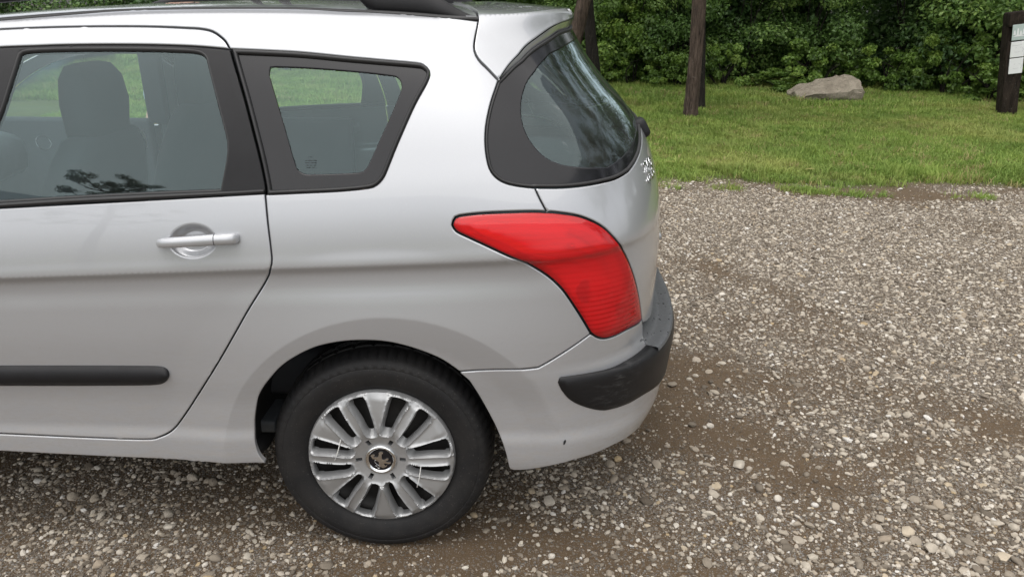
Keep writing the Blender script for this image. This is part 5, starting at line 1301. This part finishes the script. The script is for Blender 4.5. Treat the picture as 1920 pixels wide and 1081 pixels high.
def tree(name, label, base, top, r0, r1, H, mat_, seed, crown=(3.0, 3.2), nl=5200, group=None, leaf='leafA', cat='tree'):
    """base and top: two points of the trunk (top at eye level); H total height"""
    base, top = np.array(base, float), np.array(top, float); e = empty(name, base, label, cat, group); dirv = (top-base)/(top[2]-base[2]); r = np.random.default_rng(seed)
    bend = np.array([r.normal()*.05, r.normal()*.05, 0]); hh = [-.15, .0, .35, .75, 1.5, H*.35, H*.55, H*.75]
    pts = [dirv*h+bend*(max(0, h-1.2)*.8) for h in hh]; q = [r0*1.25, r0*1.12, r0, r0*.97, r1, r1*.85, r1*.6, r1*.3]
    bm, C = trunk_bm(pts, q, seed); bm_obj('trunk', bm, mat_, e)
    cl = []; bm = bmesh.new()
    for i in range(9):
        h = H*r.uniform(.42, .72); p0 = dirv*h+bend*(h-1.2)*.8; a = r.uniform(0, 6.28); ln = crown[0]*r.uniform(.5, .95); p1 = p0+np.array([math.cos(a)*ln, math.sin(a)*ln, ln*r.uniform(.3, .8)])
        bm_tube(bm, crom([p0, (p0+p1)/2+np.array([0, 0, .15]), p1], 4), np.linspace(r1*.4, .012, 9).tolist(), 6); s = r.uniform(.5, .9)
        for k in range(4): cl.append(tuple(p1+r.normal(0, .5, 3))+(s*1.2, s*1.2, s*.8))
    bm_obj('limb', bm, mat_, e)
    for i in range(22):
        a = r.uniform(0, 6.28); rad = crown[0]*math.sqrt(r.random())*.9; z = H*r.uniform(.5, 1.0); k = math.sqrt(max(.1, 1-((z/H-.72)/.34)**2)); s = r.uniform(.5, 1.0); c0 = dirv*min(z, H*.75); cl.append((c0[0]+math.cos(a)*rad*k, c0[1]+math.sin(a)*rad*k, z, s*1.2, s*1.2, s*.75))
    link(bpy.data.objects.new('crown', leaves('crown', cl, nl, .14, seed+5, MAT[leaf])), e); return e
b1 = on_z(1293, 226); tree('tree', 'bare brown trunk leaning right, standing alone on the lawn by the boulder', b1, on_y(1313, 2, b1[1]), .094, .088, 8.5, MAT['bark'], 41)
b2 = on_z(1309, 212); tree('tree', 'slim dark trunk half hidden behind the leaning brown trunk', b2, on_y(1310, 6, b2[1]), .10, .085, 8.0, MAT['darkbark'], 42)
b3 = np.array(on_z(1048, 196)); tree('tree', 'grey-brown trunk leaning right behind the car spoiler', b3, on_y(1094, 4, b3[1]), .115, .110, 9.0, MAT['bark'], 43)
b4 = np.array(on_z(1119, 186)); tree('tree', 'black trunk close beside the grey-brown trunk behind the rear window', b4, on_y(1101, 6, b4[1]), .105, .085, 8.5, MAT['darkbark'], 44)
for i, (x, y, hgt) in enumerate([(-4.8, 15.2, 9), (-6.3, 17.8, 9.5), (11.5, 8.0, 11), (13.5, 4.2, 12), (15.5, .8, 12), (16.5, -3.2, 12.5), (9.2, 12.8, 10)]):
    lab = 'slim dark woodland tree beyond the far lawn' if x < 0 else 'tall dark-crowned woodland tree standing among the bushes'
    tree('tree', lab, (x, y, 0), (x+.1, y, 1.5), .13, .12, hgt, MAT['darkbark'], 60+i, (3.4, 3.4), 12000, 'woodland trees on the far lawn' if x < 0 else 'tall woodland trees', 'leafC')
def pine():
    e = empty('pine_tree', (-13.8, -21.2, 0), 'tall pine with flat dark clumps, mirrored in the door window', 'tree'); r = np.random.default_rng(91); bm, C = trunk_bm([(0, 0, -.2), (.1, 0, 3), (.2, .1, 6), (.1, .1, 8.4)], [.24, .2, .15, .05], 92); bm_obj('trunk', bm, MAT['darkbark'], e); cl = []; bm = bmesh.new()
    for i in range(34):
        h = r.uniform(5.2, 9.0); a = r.uniform(0, 6.28); ln = r.uniform(.6, 2.6)*(1.1-.05*(h-5)); p0 = np.array([.15, .1, h-.5]); p1 = np.array([.15+math.cos(a)*ln, .1+math.sin(a)*ln, h]); bm_tube(bm, crom([p0, (p0+p1)/2-np.array([0, 0, .1]), p1], 3), np.linspace(.05, .012, 7).tolist(), 5)
        for k in range(3): cl.append(tuple(p1+r.normal(0, .22, 3)*np.array([1, 1,   .4]))+(.30, .30, .09))
    bm_obj('limb', bm, MAT['darkbark'], e); link(bpy.data.objects.new('crown', leaves('crown', cl, 16000, .11, 93, MAT['leafC'], aspect=.25)), e)
pine()
# ------------------------------------------------------------------ boulder
def boulder():
    p = on_z(1547, 193); P = lambda px, py: np.array(on_y(px, py, p[1]))-p
    bm = bmesh.new(); bmesh.ops.create_cube(bm, size=1.0); bmesh.ops.subdivide_edges(bm, edges=bm.edges[:], cuts=14, use_grid_fill=True)
    x0, x1 = P(1489, 190)[0], P(1604, 190)[0]; r = np.random.default_rng(4)
    top = pchip([0, .08, .2, .38, .55, .7, .82, 1], [.15, .19, .255, .315, .36, .385, .40, .41])
    from mathutils import noise as mn
    for v in bm.verts:
        u, w, h = v.co.x+.5, v.co.y+.5, v.co.z+.5
        x = x0+(x1-x0)*u; yy = -.32+.75*w
        tz = float(top(u))*(1-.0*w)
        front = .10*(1-u)*0
        # the top slab tilts towards the viewer: lower front edge, face undercut below it
        lip = .62+.38*smoothstep(0, .6, w)
        z = -.06+(tz*float(lip)+.06)*h; y2 = yy+(.10*(1-h)*(1-w))
        q = Vector((x*3.1, y2*3.1, z*4.0)); n1 = mn.fractal(q, 1.0, 2.0, 4); n2 = mn.noise(Vector((x*9, y2*9, z*12)))
        cell = mn.cell(Vector((x*4, y2*3, z*9)))
        st = round(z*11+n1*.8)/11*.35+z*.65; v.co = Vector((x+.024*n1+.010*n2, y2+.04*n1+.03*cell, st+(.020*n1+.012*n2)*h))
    def mat_():
        m, t, o = new_mat('sandstone'); v = objc(t); a = noise(t, 5.0, 8, .7, v); b = noise(t, 22.0, 6, .75, v)
        c = ramp(t, a, [(.3, (.18, .152, .118)), (.5, (.30, .262, .208)), (.7, (.39, .346, .28))]); c = mixc(t, c, (.11, .10, .07), ramp(t, b, [(.52, (0, 0, 0)), (.70, (.8, .8, .8))]))
        principled(t, o, Base_Color=c, Roughness=.9, Specular_IOR_Level=.2, Normal=bump(t, b, .8, .04)); return m
    o = bm_obj('boulder', bm, mat_(), None, True, 40); o.location = p; tag(o, 'flat-topped sandstone boulder lying at the edge of the wood', 'boulder')
boulder()
# ------------------------------------------------------------------ marker post with three small plates
def post():
    b = on_z(1885, 222); T = np.array(on_y(1905, 24, b[1])); e = empty('sign_post', b, 'thick dark wooden marker post with three small plates beside the wood', 'sign post')
    ax = Vector(T-b); H = ax.length; az = ax.normalized(); axx = Vector((1, -.12, 0)); axx = (axx-az*axx.dot(az)).normalized(); ay = az.cross(axx); R = Matrix((axx, ay, az)).transposed()
    bm = bmesh.new(); bm_box(bm, (0, 0, H*.36), (.225, .20, H*.78), .018, 2, None); bm_box(bm, (0, .03, H*.78), (.235, .15, H*.40), .012, 2, None); bm_box(bm, (0.005, -.01, H*.945), (.25, .21, H*.13), .02, 2, None)
    bmesh.ops.subdivide_edges(bm, edges=[q for q in bm.edges if q.calc_length() > .12], cuts=6)
    from mathutils import noise as mn
    for v in bm.verts:
        v.co.x += .009*mn.noise(Vector((v.co.x*9, v.co.y*9, v.co.z*2.2))); v.co.y += .009*mn.noise(Vector((v.co.x*9+5, v.co.y*9, v.co.z*2.2)))
        v.co = R@v.co
    bm_obj('post', bm, MAT['post'], e, True, 40)
    white = simple('white_plate', (.74, .75, .76), .35, 0, .06, 9); green = simple('faded_map_plate', (.42, .50, .48), .4, 0, .25, 14); ink = simple('grey_print', (.30, .31, .33), .6)
    zs = [(.735, .815, white), (.60, .665, white)]
    for i, (zc, mt) in enumerate([(.825, green), (.668, white), (.515, white)]):
        hgt = .150*H; bm = bmesh.new(); bm_box(bm, (.012, -.122, zc*H), (.18, .012, hgt*.96), .003, 1)
        for v in bm.verts: v.co = R@v.co
        pl = bm_obj('plate', bm, mt, e, False); bm = bmesh.new()
        if i == 0:
            for k, (x, z, w, h) in enumerate([(-.06, .0, .035, .06), (-.02, .01, .03, .09), (.02, -.01, .035, .055), (.055, .005, .03, .075), (.0, -.045, .16, .02)]):
                q = [(-w/2, -h/2), (w/2, -h/2), (w*.2, h/2), (-w*.25, h/2)]; bm.faces.new([bm.verts.new(R@Vector((.012+x+a, -.1295, zc*H+z+c))) for a, c in q])
            bm_obj('print', bm, white, pl, False)
        else:
            for k, pts in enumerate([[(-.085, .05), (-.06, .06), (-.03, .055), (.05, .06)], [(.06, .02), (.075, -.01), (.06, -.04)], [(-.03, .02), (-.015, .028)], [(.03, .022), (.045, .028)], [(-.04, -.03), (-.01, -.038), (.03, -.03)]][i-1:]):
                bm_tube(bm, [R@Vector((.012+a, -.1285, zc*H+c)) for a, c in pts], .0014, 4)
            bm_obj('print', bm, ink, pl, False)
post()
# ------------------------------------------------------------------ fallen leaves on the lawn
def fallen(px, py, name='fallen_leaf'):
    p = on_z(px, py, .05); bm = bmesh.new(); pts = [(-.05, 0), (-.02, .022), (.02, .02), (.055, 0), (.02, -.022), (-.02, -.02)]
    f = bm.faces.new([bm.verts.new((p[0]+a, p[1]+b, p[2]+.02+.25*abs(b)+.1*a)) for a, b in pts]); bmesh.ops.solidify(bm, geom=[f], thickness=.001)
    o = bm_obj(name, bm, MAT['dryleaf'], None, False); tag(o, 'pale yellow fallen leaf on the lawn beside the car' if px < 1400 else 'pale yellow fallen leaf on the open lawn', 'leaf')
MAT['dryleaf'] = simple('dry_leaf', (.42, .40, .14), .7); fallen(1257, 307); fallen(1518, 321)
# ------------------------------------------------------------------ person standing beyond the car
def skin_mesh(name, verts, edges, radii, mat_, parent, root=0, levels=2, loc=(0, 0, 0)):
    me = bpy.data.meshes.new(name); me.from_pydata([tuple(v) for v in verts], edges, []); o = link(bpy.data.objects.new(name, me), parent); o.location = loc
    me.materials.append(mat_); md = o.modifiers.new('skin', 'SKIN'); md.use_smooth_shade = True
    if not me.skin_vertices: 
        bpy.context.view_layer.objects.active = o; bpy.ops.mesh.customdata_skin_add()
    for i, sv in enumerate(me.skin_vertices[0].data):
        q = radii[i]; sv.radius = (q, q) if not hasattr(q, '__len__') else q; sv.use_root = (i == root)
    s = o.modifiers.new('subsurf', 'SUBSURF'); s.levels = levels; s.render_levels = levels; return o
def person():
    cx = float(on_y(362, 150, 3.0)[0]); base = (cx, 3.0, 0)
    J = dict(pel=(0, 0, .96), waist=(0, 0, 1.08), chest=(0, -.01, 1.30), neck0=(0, 0, 1.45), neck=(0, -.01, 1.52), head0=(0, -.03, 1.60), head=(0, -.03, 1.70),
             shL=(-.18, 0, 1.41), elL=(-.25, .02, 1.13), wrL=(-.23, -.10, .91), shR=(.18, 0, 1.41), elR=(.25, .03, 1.14), wrR=(.25, -.08, .93),
             hL=(-.10, 0, .90), kL=(-.11, -.02, .49), aL=(-.11, .02, .09), tL=(-.12, -.15, .035), hR=(.10, 0, .90), kR=(.12, -.01, .49), aR=(.12, .03, .09), tR=(.14, -.14, .035))
    R = dict(pel=(.15, .11), waist=(.135, .10), chest=(.155, .11), neck0=.065, neck=.055, head0=.085, head=.082, shL=.060, elL=.040, wrL=.027, shR=.060, elR=.040, wrR=.027, hL=.085, kL=.058, aL=.042, tL=.035, hR=.085, kR=.058, aR=.042, tR=.035)
    E_ = [('pel', 'waist'), ('waist', 'chest'), ('chest', 'neck0'), ('neck0', 'neck'), ('neck', 'head0'), ('head0', 'head'), ('chest', 'shL'), ('shL', 'elL'), ('elL', 'wrL'), ('chest', 'shR'), ('shR', 'elR'), ('elR', 'wrR'), ('pel', 'hL'), ('hL', 'kL'), ('kL', 'aL'), ('aL', 'tL'), ('pel', 'hR'), ('hR', 'kR'), ('kR', 'aR'), ('aR', 'tR')]
    for sd_ in ('L', 'R'):
        w = np.array(J['wr'+sd_]); f = np.array((.0, -.05, -.09)); f /= np.linalg.norm(f); J['pm'+sd_] = tuple(w+f*.07); R['pm'+sd_] = .026; E_.append(('wr'+sd_, 'pm'+sd_))
        for k, (dx, ln) in enumerate([(-.030, .070), (-.010, .080), (.010, .075), (.028, .058)]):
            a = w+f*.095+np.array([dx*.8, 0, 0]); c = a+f*ln*.6+np.array([dx*.3, .012, 0]); g = c+np.array([0, .022, -.022]); n1, n2, n3 = f'f{sd_}{k}a', f'f{sd_}{k}b', f'f{sd_}{k}c'
            J[n1], J[n2], J[n3] = tuple(a), tuple(c), tuple(g); R[n1] = R[n2] = .009; R[n3] = .007; E_ += [('pm'+sd_, n1), (n1, n2), (n2, n3)]
        s = 1 if sd_ == 'L' else -1; a = w+f*.04+np.array([s*.03, -.012, 0]); c = a+f*.035+np.array([s*.012, -.008, 0]); J['t'+sd_+'a'], J['t'+sd_+'b'] = tuple(a), tuple(c); R['t'+sd_+'a'] = .010; R['t'+sd_+'b'] = .008; E_ += [('wr'+sd_, 't'+sd_+'a'), ('t'+sd_+'a', 't'+sd_+'b')]
    keys = list(J); ix = {k: i for i, k in enumerate(keys)}
    body = skin_mesh('person', [J[k] for k in keys], [(ix[a], ix[b]) for a, b in E_], [R[k] for k in keys], MAT['skin'], None, 0, 2, base)
    tag(body, 'person in pale blue shirt and jeans standing beyond the car, seen through the door window', 'person')
    def sub(names, grow, edges):
        ii = {k: i for i, k in enumerate(names)}; return [J[k] for k in names], [(ii[a], ii[b]) for a, b in edges], [tuple(x+grow for x in R[k]) if hasattr(R[k], '__len__') else R[k]+grow for k in names]
    v, e_, q = sub(['chest', 'waist', 'pel', 'neck0', 'shL', 'elL', 'wrL', 'shR', 'elR', 'wrR'], .022, [('pel', 'waist'), ('waist', 'chest'), ('chest', 'neck0'), ('chest', 'shL'), ('shL', 'elL'), ('elL', 'wrL'), ('chest', 'shR'), ('shR', 'elR'), ('elR', 'wrR')])
    skin_mesh('shirt', v, e_, q, simple('pale_blue_shirt', (.42, .48, .56), .85, 0, .15, 12), body)
    v, e_, q = sub(['pel', 'hL', 'kL', 'aL', 'hR', 'kR', 'aR'], .026, [('pel', 'hL'), ('hL', 'kL'), ('kL', 'aL'), ('pel', 'hR'), ('hR', 'kR'), ('kR', 'aR')])
    skin_mesh('jeans', v, e_, q, MAT['jeans'], body)
    bm = bmesh.new(); bmesh.ops.create_uvsphere(bm, u_segments=16, v_segments=10, radius=.098)
    for v in bm.verts: v.co = Vector((v.co.x*.92, v.co.y*1.05+.005, max(v.co.z, -.03 if v.co.y > -.02 else .035)+1.71))
    bm_obj('hair', bm, simple('brown_hair', (.06, .04, .025), .6), body)
    bm = bmesh.new(); bm_box(bm, (0, -.125, 1.645), (.022, .03, .04), .009, 2); bm_obj('nose', bm, MAT['skin'], body)
    for x in (-.032, .032):
        bm = bmesh.new(); bmesh.ops.create_uvsphere(bm, u_segments=10, v_segments=8, radius=.011)
        for v in bm.verts: v.co += Vector((x, -.108, 1.67))
        bm_obj('eye', bm, MAT['gap'], body)
    bm = bmesh.new(); bm_box(bm, (0, -.112, 1.60), (.045, .012, .010), .004, 2); bm_obj('mouth', bm, simple('lips', (.42, .18, .15), .5), body)
    for x in (-.09, .09):
        bm = bmesh.new(); bm_box(bm, (x, -.02, 1.655), (.016, .035, .058), .007, 2); bm_obj('ear', bm, MAT['skin'], body)
person()
